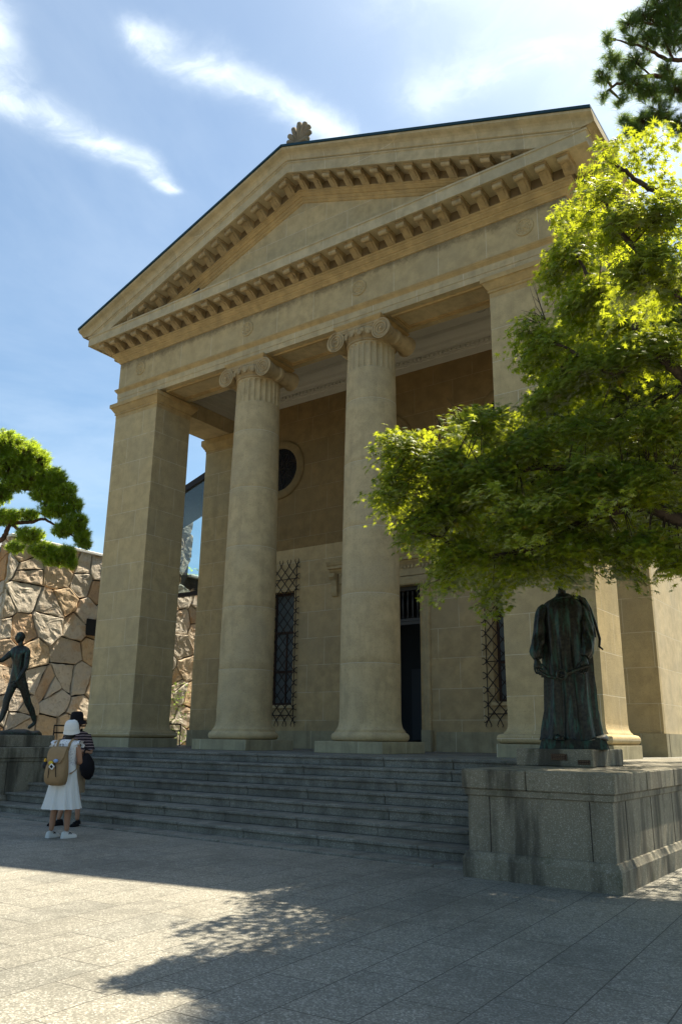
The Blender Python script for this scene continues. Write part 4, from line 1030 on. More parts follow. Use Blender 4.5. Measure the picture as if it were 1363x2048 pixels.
def make_shoe(parent, x, y, an, m, L=.25, sole=None):
    T = Matrix.Translation((x, y, 0)) @ Matrix.Rotation(an, 4, 'Z'); mb = MB(); rings = []
    for f, w_, h_ in ((-.30, .028, .05), (-.27, .034, .075), (-.1, .037, .085), (.05, .040, .075), (.2, .045, .055), (.42, .047, .045), (.6, .036, .035), (.68, .018, .025)):
        rings.append([T @ Vector((w_*math.cos(q), f*L, max(.008, .012+h_*max(0, math.sin(q))))) for q in np.linspace(0, 2*PI, 17)[:-1]])
    mb.loft(rings); s_ = part('shoe', mb, m, parent, local=True, smooth=60)
    mb = MB(); rings = [[T @ Vector((w_*math.cos(q), f*L, z)) for z in (0.001,) for q in np.linspace(0, 2*PI, 17)[:-1]] for f, w_ in ((0, 1),)]
    out_ = [(w_, f) for f, w_ in ((-.31, .02), (-.28, .036), (-.1, .041), (.05, .044), (.25, .050), (.45, .052), (.62, .040), (.70, .018))]
    loop = [T @ Vector((w_, f*L, 0)) for w_, f in out_]+[T @ Vector((-w_, f*L, 0)) for w_, f in out_[::-1]]
    mb = MB(); mb.loft([[p+Vector((0, 0, .002)) for p in loop], [p+Vector((0, 0, .022)) for p in loop]]); part('sole', mb, sole or m, s_, local=True)
    mb = MB()
    for f in (.08, .17, .26): mb.tube([T @ Vector((-.036, f*L, .055)), T @ Vector((0, f*L, .084-.05*f)), T @ Vector((.036, f*L, .055))], .005, 5)
    part('laces', mb, black if m is shoe else m, s_, local=True)
# --- woman
Wn = person('woman seen from behind in white hat, white sleeveless top and long white skirt', (1.60, -6.93, .0), R(24))
build_body(Wn, 1.54, .165, (((-.225, .0, 1.0), (-.12, .17, 1.0)), ((.215, .01, 1.0), (.10, .17, 1.02))), (((-.10, .02, .42), (-.115, -.01, .08)), ((.10, .03, .42), (.115, .0, .08))), (.01, .05, 1.425), R(180+6), .93, R(-8))
mb = MB(); rings = []
for z, a, b, cy_ in ((.86, .165, .125, 0), (.92, .155, .115, 0), (1.0, .145, .105, 0), (1.08, .155, .112, -.005), (1.16, .168, .118, -.008), (1.22, .178, .112, -.01), (1.26, .175, .098, -.01), (1.295, .135, .078, -.005), (1.315, .07, .062, .0)):
    rings.append(ell(a, b, z, 56, 0, cy_, .022, 13, z*9, 2.3))
mb.loft(rings)
for s in (-1, 1):                                                    # shoulder ruffles
    rings = []
    for f in np.linspace(0, 1, 9):
        a_ = PI*1.15*f-.3; rings.append([(s*(.165+.02*math.sin(f*20)+.022*q), -.01+.085*math.cos(a_)*(1+.1*q), 1.225+.075*math.sin(a_)+.012*math.sin(f*25+q*3)) for q in (0, 1, 2)])
    mb.loft(rings, closed=False, cap0=False, cap1=False)
part('top', mb, M['lace'], Wn, local=True, smooth=60)
mb = MB(); rings = []
for z, a, b, am in ((.965, .150, .112, .0), (.93, .158, .12, .01), (.85, .175, .142, .02), (.75, .190, .165, .035), (.62, .210, .190, .075), (.50, .232, .212, .10), (.385, .258, .235, .13)): rings.append(ell(a, b, z, 96, 0, -.005, am, 11, z*.8))
mb.loft(rings, cap0=False, cap1=False); sk = part('skirt', mb, white, Wn, local=True, smooth=70)
T = Matrix.Translation((.01, .045, 1.452)) @ Matrix.Rotation(R(10), 4, 'X')
mb = MB(); mb.lathe([(.001, .135), (.045, .131), (.075, .112), (.093, .078), (.10, .04), (.102, .02), (.105, .014), (.102, .008), (.112, -.03), (.116, -.055), (.110, -.058), (.098, -.01), (.09, .0)], T=T, seg=48, caps=False)
for i_, v_ in enumerate(mb.v): a_ = math.atan2(v_[1]-.045, v_[0]-.01); w_ = 1+.02*math.sin(a_*3+1)+.013*math.sin(a_*7+v_[2]*60); mb.v[i_] = (.01+(v_[0]-.01)*w_, .045+(v_[1]-.045)*w_, v_[2]+.004*math.sin(a_*2+.5))
part('hat', mb, white, Wn, local=True, smooth=60)
mb = MB(); mb.ball((.01, .025, 1.385), (.080, .070, .07), 20); mb.ball((.01, -.01, 1.345), (.06, .045, .05), 14); part('hair', mb, hairm, Wn, local=True, smooth=180)
make_shoe(Wn, -.115, -.01, R(-14), shoe, .235); make_shoe(Wn, .115, 0, R(-28), shoe, .235)
# rucksack (worn, a thing of its own)
RK = thing('rucksack', 'tan canvas rucksack worn by the woman in white, small toys in its pocket', 'rucksack', Wn.location+Vector((0, 0, .0)), rotz=Wn.rotation_euler.z)
mb = MB(); rings = []
for z, a, d0, d1 in ((.70, .07, -.15, -.24), (.715, .125, -.13, -.29), (.76, .150, -.125, -.325), (.85, .158, -.12, -.335), (.95, .150, -.12, -.315), (1.03, .135, -.12, -.285), (1.10, .12, -.12, -.255), (1.16, .112, -.12, -.235), (1.20, .095, -.13, -.21), (1.205, .05, -.14, -.18)):
    rings.append(ell(a, abs(d1-d0)/2, z, 48, 0, (d0+d1)/2, .025 if z < 1.0 else .008, 12, z*7, 3.2))
mb.loft(rings); part('bag', mb, tan, RK, local=True, smooth=60)
mb = MB(); rings = []
for f in np.linspace(0, 1, 9):
    z = 1.215-.0*f-.22*f**1.6; y_ = -.13-.16*f**.55-.02; wd = .118+.012*math.sin(f*PI)-.045*max(0, f-.8)*5*.6
    rings.append([(-wd, y_, z), (wd, y_, z), (wd, y_-.012, z+.006), (-wd, y_-.012, z+.006)])
mb.loft(rings); part('flap', mb, tan, RK, local=True)
for s in (-1, 1):
    mb = MB(); pts = [(s*.085, -.135, 1.16), (s*.092, -.11, 1.26), (s*.10, -.05, 1.318), (s*.11, .03, 1.31), (s*.13, .10, 1.22), (s*.145, .10, 1.05), (s*.16, .02, .92), (s*.15, -.12, .85)]
    mb.loft([[Vector(p)+Vector((dx_, 0, 0))+Vector((0, dd_, dd_)) for dx_, dd_ in ((-.019, 0), (.019, 0), (.019, .006), (-.019, .006))] for p in pts]); part('strap', mb, tan, RK, local=True)
mb = MB(); mb.tube([(-.02, -.16, 1.20), (-.025, -.165, 1.25), (.025, -.165, 1.25), (.02, -.16, 1.20)], .007, 6); mb.tube([(.0, -.30, 1.0), (-.05, -.345, .93), (-.06, -.33, .80)], .005, 5); mb.tube([(.0, -.30, 1.0), (.05, -.345, .93), (.06, -.34, .82)], .005, 5); part('cord', mb, black, RK, local=True)
for nm, c, r_, col in (('yellow_toy', (-.03, -.345, 1.0), (.035, .02, .03), (.55, .40, .03, 1)), ('blue_toy', (.035, -.335, 1.03), (.036, .02, .025), (.22, .32, .55, 1)), ('dark_pouch', (-.17, -.24, .965), (.045, .045, .05), (.012, .014, .018, 1)), ('orange_toy', (-.185, -.23, 1.03), (.022, .02, .03), (.6, .34, .03, 1))):
    mb = MB(); mb.ball(c, r_, 14); part(nm, mb, plain(nm, col, .6, .1, 20), RK, local=True, smooth=180)
T = Matrix.Translation((.0, -.366, .955)) @ Matrix.Rotation(R(35), 4, 'Y')
mb = MB(); mb.bbox(-.035, .035, -.006, .006, -.03, .03, .004, T=T); tg_ = part('name_tag', mb, white, RK, local=True)
mb = MB(); mb.bbox(-.02, .02, -.010, -.005, -.017, .017, .002, T=T); part('picture', mb, black, tg_, local=True)
# --- man
Mn = person('man in dark bucket hat, dark striped polo shirt and khaki shorts, facing the woman', (.40, -5.88, .0), R(-160))
build_body(Mn, 1.70, .195, (((-.27, -.02, 1.10), (-.17, .20, 1.13)), ((.26, -.03, 1.08), (.22, .14, .95))), (((-.12, .03, .47), (-.14, -.01, .08)), ((.12, .02, .47), (.17, .03, .08))), (.0, .05, 1.565), R(180), 1.0, R(-4))
mb = MB(); rings = []
for z, a, b in ((.86, .19, .135), (.95, .185, .135), (1.05, .185, .135), (1.15, .195, .14), (1.25, .205, .14), (1.33, .215, .13), (1.385, .20, .11), (1.42, .15, .09), (1.445, .075, .07)): rings.append(ell(a, b, z, 48, 0, 0, .015, 7, z*6, 2.4))
mb.loft(rings)
for s, el in ((-1, (-.262, -.02, 1.14)), (1, (.255, -.03, 1.13))):
    S0 = Vector((s*.165, 0, 1.365)); E0 = Vector(el); mb.tube([S0, S0.lerp(E0, .35), S0.lerp(E0, .8), E0], [.075, .072, .066, .066], 20)
part('polo_shirt', mb, M['stripe'], Mn, local=True, smooth=60)
mb = MB(); mb.tube([Vector((.072*math.cos(q), .065*math.sin(q)+.01, 1.445+.012*math.sin(q*2))) for q in np.linspace(.4, 2*PI+.4-.8, 22)], .016, 8); part('collar', mb, black, Mn, local=True, smooth=60)
mb = MB()
for s in (-1, 1): mb.loft([ell(.105, .125, .93, 28, s*.075, 0, .01), ell(.11, .13, .80, 28, s*.088, 0, .015), ell(.105, .12, .65, 28, s*.10, .005, .02), ell(.102, .112, .50, 28, s*.112, .01, .03)])
part('shorts', mb, khaki, Mn, local=True, smooth=60)
T = Matrix.Translation((.0, .055, 1.60)) @ Matrix.Rotation(R(-6), 4, 'X')
mb = MB(); mb.lathe([(.001, .145), (.06, .142), (.088, .125), (.10, .08), (.104, .035), (.107, .01), (.145, -.025), (.168, -.05), (.162, -.054), (.11, -.005), (.09, .0)], T=T, seg=40, caps=False); part('hat', mb, black, Mn, local=True, smooth=60)
mb = MB(); mb.ball((0, .03, 1.57), (.088, .085, .085), 16); part('hair', mb, hairm, Mn, local=True, smooth=180)
make_shoe(Mn, -.14, -.01, R(8), black, .27); make_shoe(Mn, .17, .03, R(-22), black, .27)
SB = thing('shoulder_bag', 'soft black bag hanging from the left forearm of the man in the striped shirt', 'bag', Mn.location, rotz=Mn.rotation_euler.z)
mb = MB(); mb.loft([ell(.03, .02, .70, 24, -.33, .10), ell(.085, .10, .76, 24, -.315, .10, .03, 5), ell(.105, .14, .86, 24, -.30, .10, .04, 5), ell(.095, .13, .96, 24, -.285, .09, .05, 5), ell(.06, .08, 1.04, 24, -.265, .08, .06, 5), ell(.03, .03, 1.10, 24, -.25, .08)]); part('bag', mb, black, SB, local=True, smooth=60)
mb = MB(); mb.tube([(-.26, .03, 1.04), (-.255, .03, 1.14), (-.25, .10, 1.165), (-.25, .15, 1.12), (-.26, .14, 1.02)], .012, 6); part('handle', mb, black, SB, local=True)

# ================================================================== VEGETATION
def leafmat(name, c1, c2, trans, rough=.45, amt=.5):
    t = NT(name); P = t.pos(); isl = t.n('NewGeometry').outputs['Random Per Island']; n = t.noise(P, 1.3, 3)
    f = t.math('ADD', t.math('MULTIPLY', isl, .6), t.math('MULTIPLY', n, .4))
    base = t.mix(t.rampv(f, .2, .8), c1, c2); tr = t.mix(t.rampv(f, .2, .8), tuple(q*.8 for q in trans[:3])+(1,), tuple(min(1, q*1.2) for q in trans[:3])+(1,))
    base = t.mix(t.math('MULTIPLY', t.math('GREATER_THAN', isl, .965), .8), base, (.22, .10, .03, 1))
    d = t.n('BsdfDiffuse'); t.set(d.inputs[0], base); tl = t.n('BsdfTranslucent'); t.set(tl.inputs[0], tr)
    m1 = t.n('MixShader'); m1.inputs[0].default_value = amt; t.t.links.new(d.outputs[0], m1.inputs[1]); t.t.links.new(tl.outputs[0], m1.inputs[2])
    gl = t.n('BsdfGlossy'); gl.inputs['Roughness'].default_value = rough; gl.inputs[0].default_value = (.8, .8, .8, 1); fr = t.n('Fresnel'); fr.inputs[0].default_value = 1.35
    m2 = t.n('MixShader'); t.set(m2.inputs[0], t.math('MULTIPLY', fr.outputs[0], .25)); t.t.links.new(m1.outputs[0], m2.inputs[1]); t.t.links.new(gl.outputs[0], m2.inputs[2])
    t.t.links.new(m2.outputs[0], t.out.inputs[0]); return t.m
M['maple'] = leafmat('maple_leaf', (.05, .11, .012, 1), (.12, .17, .014, 1), (.44, .49, .022, 1), .5, .57)
M['pine'] = leafmat('pine_needle', (.05, .10, .025, 1), (.09, .15, .03, 1), (.28, .40, .07, 1), .4, .5)
M['pineL'] = leafmat('bright_pine_needle', (.08, .16, .012, 1), (.16, .24, .016, 1), (.55, .70, .05, 1), .5, .62)
t = NT('maple_bark'); P = t.pos(); n = t.noise(P, 14, 5, .7); M['bark'] = t.finish(t.mix(t.rampv(n, .35, .7), (.022, .016, .012, 1), (.075, .055, .04, 1)), .85, n, .6, .01)
t = NT('pine_bark'); P = t.pos(); n = t.noise(P, 9, 5, .7); M['barkp'] = t.finish(t.mix(t.rampv(n, .35, .7), (.035, .02, .013, 1), (.15, .075, .045, 1)), .9, n, .8, .02)

def np_mesh(name, V, F, mat):
    """V (n,3), F (m,k) -> mesh"""
    me = bpy.data.meshes.new(name); k = F.shape[1]
    me.vertices.add(len(V)); me.vertices.foreach_set('co', V.astype(np.float32).ravel())
    me.loops.add(F.size); me.loops.foreach_set('vertex_index', F.astype(np.int32).ravel())
    me.polygons.add(len(F)); me.polygons.foreach_set('loop_start', np.arange(0, F.size, k, dtype=np.int32))
    me.update(calc_edges=True); me.materials.append(mat); return me
ang = np.radians([0, 40, -40, 82, -82, 124, -124]); order = np.argsort(ang)
LA = ang[order]; LL = np.array([1, .93, .93, .74, .74, .45, .45])[order]
LT = []                                                              # leaf template: centre, then notch, tip, notch ...
notch = [(LA[i]+LA[i+1])/2 for i in range(6)]; notch = [LA[0]-.35]+notch+[LA[-1]+.35]
tv = [(0, 0, 0)]
for i in range(7):
    tv.append((math.cos(notch[i])*.27, math.sin(notch[i])*.27, 0)); tv.append((math.cos(LA[i])*LL[i]*.62, math.sin(LA[i]-.0)*LL[i]*.62, 0)) if False else tv.append((math.cos(LA[i])*LL[i], math.sin(LA[i])*LL[i], -.16*LL[i]))
tv.append((math.cos(notch[7])*.27, math.sin(notch[7])*.27, 0))
TV = np.array(tv); TF = np.array([(0, 1+2*i, 2+2*i, 3+2*i) for i in range(7)])
def leaves(C, Nn, size):
    n = len(C); Nn = Nn/np.linalg.norm(Nn, axis=1, keepdims=True)
    a = rng.normal(size=(n, 3)); a -= (a*Nn).sum(1, keepdims=True)*Nn; a /= np.linalg.norm(a, axis=1, keepdims=True); b = np.cross(Nn, a)
    s = (size*rng.uniform(.62, 1.2, n))[:, None, None]
    dr = rng.uniform(.3, 2.2, n)[:, None, None]
    V = C[:, None]+s*(TV[None, :, 0:1]*a[:, None]+TV[None, :, 1:2]*b[:, None]+TV[None, :, 2:3]*Nn[:, None]*dr)
    F = TF[None]+(np.arange(n)*len(TV))[:, None, None]
    return V.reshape(-1, 3), F.reshape(-1, 4)
def curve(pts, n=8):
    """smooth polyline through points"""
    pts = [Vector(p) for p in pts]; out_ = []
    for i in range(len(pts)-1):
        p0, p1, p2, p3 = pts[max(i-1, 0)], pts[i], pts[i+1], pts[min(i+2, len(pts)-1)]
        for k in range(n):
            t_ = k/n; out_.append(.5*((2*p1)+(p2-p0)*t_+(2*p0-5*p1+4*p2-p3)*t_*t_+(3*p1-p0-3*p2+p3)*t_**3))
    out_.append(pts[-1]); return out_

# --- Japanese maple, trunk just outside the right edge
MT = thing('maple_tree', 'japanese maple whose bright green leaves hang across the right side of the porch', 'tree', (0, 0, 0))
T0 = at(1600, 1060, 6.6); T1 = at(1640, 880, 6.5); T2 = at(1600, 650, 5.9); T3 = at(1700, 350, 7.0)
base = Vector((T0.x+.35, T0.y-.1, 0)); MT.location = base
br = MB(); nodes = []
def limb(pts, r0, r1, mb=br, reg=nodes, n=8):
    c = curve(pts, n); c = [p+Vector(rng.normal(size=3))*.006*(i > 0) for i, p in enumerate(c)]
    mb.tube(c, list(np.linspace(r0, r1, len(c))), 8); reg += c; return c
A_ = lambda *q: at(*q)
limb([base, base+Vector((-.05, 0, .7)), base+Vector((-.1, .05, 1.5)), T0, T1, T3], .17, .07, reg=[])
limb([T0, A_(1470, 1040, 6.5), A_(1363, 1040, 6.4), A_(1290, 1013, 6.4), A_(1200, 1030, 6.5), A_(1110, 1075, 6.7), A_(1000, 1110, 6.85), A_(920, 1095, 6.95), A_(850, 1060, 7.0)], .075, .012)
limb([T1, A_(1480, 860, 6.4), A_(1400, 790, 6.3), A_(1335, 725, 6.3), A_(1290, 690, 6.4), A_(1250, 625, 6.6), A_(1190, 575, 6.9), A_(1150, 500, 7.1)], .065, .01)
limb([A_(1290, 690, 6.4), A_(1235, 745, 6.5), A_(1185, 725, 6.6), A_(1120, 690, 6.8), A_(1060, 665, 6.95)], .028, .006)
limb([T1, T2, A_(1450, 640, 5.3), A_(1360, 590, 5.1), A_(1310, 545, 5.1), A_(1245, 470, 5.1), A_(1205, 400, 5.2)], .06, .008)
limb([T1, A_(1480, 960, 6.3), A_(1330, 935, 6.3), A_(1200, 945, 6.5), A_(1080, 935, 6.7), A_(960, 960, 6.9), A_(860, 930, 7.0), A_(780, 890, 7.15)], .05, .007)
limb([T3, A_(1500, 520, 6.7), A_(1360, 420, 6.6), A_(1290, 370, 6.6), A_(1240, 335, 6.4), A_(1200, 310, 6.3)], .045, .006)
limb([T1, A_(1450, 760, 7.2), A_(1300, 800, 8.0), A_(1180, 860, 8.8), A_(1100, 900, 9.2)], .05, .01)
limb([T3, A_(1550, 420, 8.0), A_(1400, 560, 8.6), A_(1280, 640, 8.8)], .045, .01)
limb([T3, A_(1900, 500, 7.0), A_(2100, 650, 7.0)], .05, .01); limb([T1, A_(1900, 850, 6.5), A_(2200, 900, 6.5)], .05, .01)
ND = np.array([tuple(p) for p in nodes])
blobs = [  # u, v, depth, half width px, half height px, leaves
 (795, 900, 7.15, 55, 50, 520), (790, 975, 7.1, 40, 50, 380), (880, 930, 7.0, 80, 55, 800), (905, 1010, 7.0, 80, 60, 750), (965, 845, 6.9, 55, 42, 480), (840, 1050, 7.0, 55, 50, 420),
 (980, 960, 6.8, 85, 70, 900), (1060, 890, 6.7, 75, 62, 750), (925, 1105, 6.9, 75, 50, 480), (1060, 1030, 6.6, 90, 70, 900), (1160, 975, 6.4, 95, 75, 1000), (1030, 1130, 6.8, 85, 42, 480),
 (1170, 1090, 6.5, 95, 45, 620), (1290, 1090, 6.2, 85, 45, 620), (1290, 960, 6.2, 95, 75, 950), (1190, 860, 6.5, 85, 52, 700), (1310, 850, 6.2, 80, 60, 720), (890, 1165, 6.9, 50, 28, 130), (985, 1195, 6.9, 45, 20, 110), (1250, 1140, 6.3, 40, 20, 120), (1340, 1130, 6.2, 50, 22, 200),
 (1085, 700, 6.95, 48, 50, 420), (1160, 745, 6.7, 70, 50, 560), (1090, 795, 6.8, 50, 38, 330), (1250, 715, 6.5, 75, 55, 600), (1335, 700, 6.3, 65, 65, 600), (1050, 655, 7.0, 28, 18, 90),
 (1130, 515, 7.2, 42, 52, 480), (1170, 600, 7.0, 60, 52, 560), (1150, 440, 7.2, 28, 36, 200), (1240, 640, 6.8, 55, 45, 380),
 (1210, 385, 5.2, 28, 28, 110), (1235, 455, 5.1, 72, 48, 330), (1320, 445, 5.0, 50, 45, 260), (1285, 530, 5.0, 85, 48, 380), (1356, 350, 5.0, 12, 30, 60), (1345, 560, 5.0, 55, 50, 220), (1170, 410, 5.25, 28, 18, 60), (1260, 590, 5.1, 50, 25, 120),
 (1207, 310, 6.3, 16, 24, 80), (1195, 345, 6.3, 20, 12, 50), (1140, 1140, 6.6, 50, 24, 160), (1120, 1110, 6.9, 50, 30, 160), (1270, 318, 6.8, 45, 34, 120), (1310, 290, 6.9, 30, 22, 50),
 # behind the front sprays
 (1130, 900, 8.8, 110, 80, 700), (1250, 880, 8.6, 110, 90, 800), (1230, 760, 8.6, 70, 60, 450), (1310, 640, 8.4, 70, 90, 600), (1200, 1020, 8.4, 120, 60, 700), (1330, 1010, 8.4, 90, 60, 500), (1340, 780, 8.2, 60, 80, 500), (1180, 620, 8.8, 40, 60, 250),
 # the rest of the crown, right of the picture
 (1500, 600, 5.6, 120, 140, 700), (1460, 900, 6.2, 110, 140, 900), (1460, 450, 6.5, 90, 120, 600), (1600, 800, 6.4, 130, 160, 900), (1500, 1080, 7.5, 120, 90, 700), (1560, 300, 7.0, 130, 130, 700), (1500, 750, 8.4, 120, 150, 1000), (1480, 480, 9.0, 110, 120, 700), (1750, 600, 7.2, 140, 180, 900), (1800, 900, 7.0, 160, 160, 900), (1700, 1050, 9.0, 200, 90, 900), (2000, 700, 7.2, 160, 180, 900), (2200, 850, 6.5, 180, 160, 900), (1450, 1000, 9.5, 110, 80, 600), (1620, 800, 9.5, 130, 140, 800), (1900, 800, 9.0, 180, 160, 900)]
CROWN = [(748, 880), (800, 868), (880, 895), (920, 840), (960, 815), (1010, 830), (1060, 850), (1080, 780), (1120, 760), (1070, 690), (1120, 640), (1125, 560), (1110, 500), (1140, 440), (1200, 480), (1363, 420), (1430, 350), (5000, 350), (5000, 1180), (1420, 1180), (1400, 1110), (1240, 1110), (1180, 1090), (1050, 1140), (980, 1160), (890, 1140), (840, 1080), (790, 1020), (755, 970)]
SHADE = [(6.5, -8.1), (6.8, -9.4), (7.2, -10.5), (8.6, -11.7), (11.2, -12), (11.2, -.5), (8.4, -.5), (6.6, -2.6), (6.1, -6.6)]
def inside(p, poly):
    c = False
    for (x0, y0), (x1, y1) in zip(poly, poly[1:]+poly[:1]):
        if (y0 > p[1]) != (y1 > p[1]) and p[0] < (x1-x0)*(p[1]-y0)/(y1-y0)+x0: c = not c
    return c
cnt = 0
for i in range(30000):
    gx, gy, z = rng.uniform(6.2, 12.2), rng.uniform(-12, .5), rng.uniform(2.6, 7.5)
    if i % 3 == 1: gx, gy, z = rng.uniform(6.2, 7.9), rng.uniform(-8.4, -2.6), rng.uniform(3.2, 7.0)
    if i % 3 == 2: gx, gy, z = rng.uniform(6.5, 10.2), rng.uniform(-9.9, -6.5), rng.uniform(2.8, 7.0)
    if not inside((gx, gy), SHADE): continue
    p = Vector((gx+TX*z, gy+TY*z, z)); D = (p-CAM).dot(_f); uu_ = 681.5+FOC*(p-CAM).dot(_r)/D; vv_ = 1024-FOC*(p-CAM).dot(_u)/D
    if D < 5.5 or not inside((uu_, vv_), CROWN): continue
    blobs.append((uu_, vv_, D, .2*FOC/D, .12*FOC/D, 24)); cnt += 1
    if cnt > 2100: break
import sys; print('shade sprays', cnt, i, file=sys.stderr)
LC, LN, LS = [], [], []; tw = MB()
for (u, v, D, ru, rv, n) in blobs:
    c = np.array(at(u, v, D)); k = D/FOC; a, b = (ru*k, rv*k) if u > 1400 else (max(.06, ru*k-.13), max(.05, rv*k-.09)); dp = max(.25, .75*a)
    n = int(n*2.1); npad = max(2, int(n/46)); rv3, uv3, fv3 = np.array(_r), np.array(_u), np.array(_f)
    for i in range(npad):
        while True:
            q = rng.uniform(-1, 1, 3)
            if (q**2).sum() < 1: break
        pc = c+rv3*q[0]*a+np.array([0, 0, 1.])*q[1]*b+np.array([fv3[0], fv3[1], 0])*q[2]*dp
        near = ND[np.argmin(((ND-pc)**2).sum(1))]
        hd = pc-near; hd[2] = 0; L = np.linalg.norm(hd); hd = hd/L if L > 1e-6 else np.array([1., 0, 0])
        pr_ = rng.uniform(.13, .25)*min(1, D/7.2)**1.8; m = int(n/npad); LS.append(np.full(m, .050 if D < 8 else .062)); sx = np.array([-hd[1], hd[0], 0])
        th = rng.uniform(0, 2*PI, m); rr = np.sqrt(rng.uniform(0, 1, m))*pr_
        off = (np.cos(th)*rr*1.25)[:, None]*hd+(np.sin(th)*rr)[:, None]*sx
        dz_ = -.55*(np.cos(th)*rr)-1.1*rr**2+rng.normal(0, .035, m)
        P_ = pc+off; P_[:, 2] += dz_
        nn = np.array([0, 0, 1.])+.55*hd*1.0+off*1.6+rng.normal(0, .42, (m, 3))
        LC.append(P_); LN.append(nn)
        # twigs
        e = Vector(pc); s0 = Vector(near); md = s0.lerp(e, .5)+Vector((0, 0, .05*L))
        if rng.random() < .4: tw.tube([s0, md, e], [.005, .0035, .002], 5, caps=False)
        for w_ in range(1):
            j = rng.integers(m); tw.tube([e, e.lerp(Vector(P_[j]), .6)+Vector((0, 0, .01)), Vector(P_[j])], [.003, .002, .0015], 4, caps=False)
LC = np.concatenate(LC); LN = np.concatenate(LN)
print('maple leaves', len(LC), file=sys.stderr); V, F = leaves(LC, LN, np.concatenate(LS))
o = part('trunk', br, M['bark'], MT, smooth=60)
o = part('twigs', tw, M['bark'], MT)
o = part('leaves', np_mesh('leaves', V-np.array(base), F, M['maple']), None, MT, local=True)
# bare twigs poking out of the crown
for (u, v, D, du, dv) in ((1090, 640, 6.9, -40, -70), (1080, 650, 6.9, -60, -30), (1240, 400, 6.6, -50, 10), (925, 850, 6.9, -30, -45), (885, 860, 7.0, -15, -40), (1230, 440, 6.6, -60, -20)):
    bt_ = MB()
    for k in range(5):
        p0 = at(u, v, D); e1 = at(u+du*rng.uniform(.5, 1.1), v+dv*rng.uniform(.5, 1.1)+rng.uniform(-10, 10), D+rng.uniform(-.15, .15)); bt_.tube([p0, p0.lerp(e1, .5)+Vector(rng.normal(size=3))*.02, e1], [.005, .003, .001], 4)
    part('bare_twigs', bt_, M['bark'], MT)

# --- pines
def needles(C, D_, L, wd, per, spread):
    """tufts: centre, direction"""
    n = len(C); d = D_/np.linalg.norm(D_, axis=1, keepdims=True)
    v = d[:, None]+rng.normal(0, spread, (n, per, 3)); v /= np.linalg.norm(v, axis=2, keepdims=True)
    l = L*rng.uniform(.7, 1.15, (n, per, 1)); s = np.cross(v, rng.normal(size=(n, per, 3))); s /= np.linalg.norm(s, axis=2, keepdims=True)
    c = C[:, None]+v*.01-d[:, None]*rng.uniform(0, L*.7, (n, per, 1)); tip = c+v*l; tip[:, :, 2] -= .06*L
    V = np.stack([c+s*wd/2, c-s*wd/2, tip], 2).reshape(-1, 3); F = np.arange(len(V)).reshape(-1, 3); return V, F
def pine(name, label, base, trunk, limbs, blobs, tuftn, L, wd, per, mat, trad, swell=1.0):
    t_ = thing(name, label, 'tree', base); mb = MB(); reg = []
    limb([base]+trunk, trad, trad*.45, mb, []); 
    for pts, r0, r1 in limbs: limb(pts, r0, r1, mb, reg)
    nd = np.array([tuple(p) for p in reg]); C_, D_ = [], []; tw_ = MB(); tot = sum(b[3]*b[4] for b in blobs)
    for (u, v, D, ru, rv) in blobs:
        ru *= swell; rv *= swell; c = np.array(at(u, v, D)); k = D/FOC; m = max(3, int(tuftn*ru*rv/tot)); 
        q = rng.normal(size=(m, 3)); q /= np.linalg.norm(q, axis=1, keepdims=True); q *= rng.uniform(.35, 1, (m, 1))**.6
        p = c+q[:, :1]*np.array(_r)*ru*k+q[:, 1:2]*np.array([0, 0, 1.])*rv*k+q[:, 2:]*np.array([_f.x, _f.y, 0])*ru*k*.9
        C_.append(p); D_.append(q*np.array([1, 1, .7])*.8+np.array([0, 0, .75])+rng.normal(0, .25, (m, 3)))
        near = nd[np.argmin(((nd-c)**2).sum(1))]; tw_.tube([Vector(near), Vector(near).lerp(Vector(c), .5)+Vector(rng.normal(size=3))*.08*ru*k, Vector(c)], [.02*L/.12, .014*L/.12, .010*L/.12], 5)
        for j in range(m):
            pj = Vector(p[j]); cc_ = Vector(c); tw_.tube([cc_, cc_.lerp(pj, .5)+Vector(rng.normal(size=3))*.10*ru*k, pj], [.009*L/.12, .006*L/.12, .003*L/.12], 4, caps=False)
    C_, D_ = np.concatenate(C_), np.concatenate(D_); V, F = needles(C_, D_, L, wd, per, .42)
    part('trunk', mb, M['barkp'], t_, smooth=60); part('twigs', tw_, M['barkp'], t_)
    part('needles', np_mesh('needles', V-np.array(t_.location), F, mat), None, t_, local=True); return t_
D1 = 12.0; b0 = at(1660, 900, 13.2); b0.z = 0
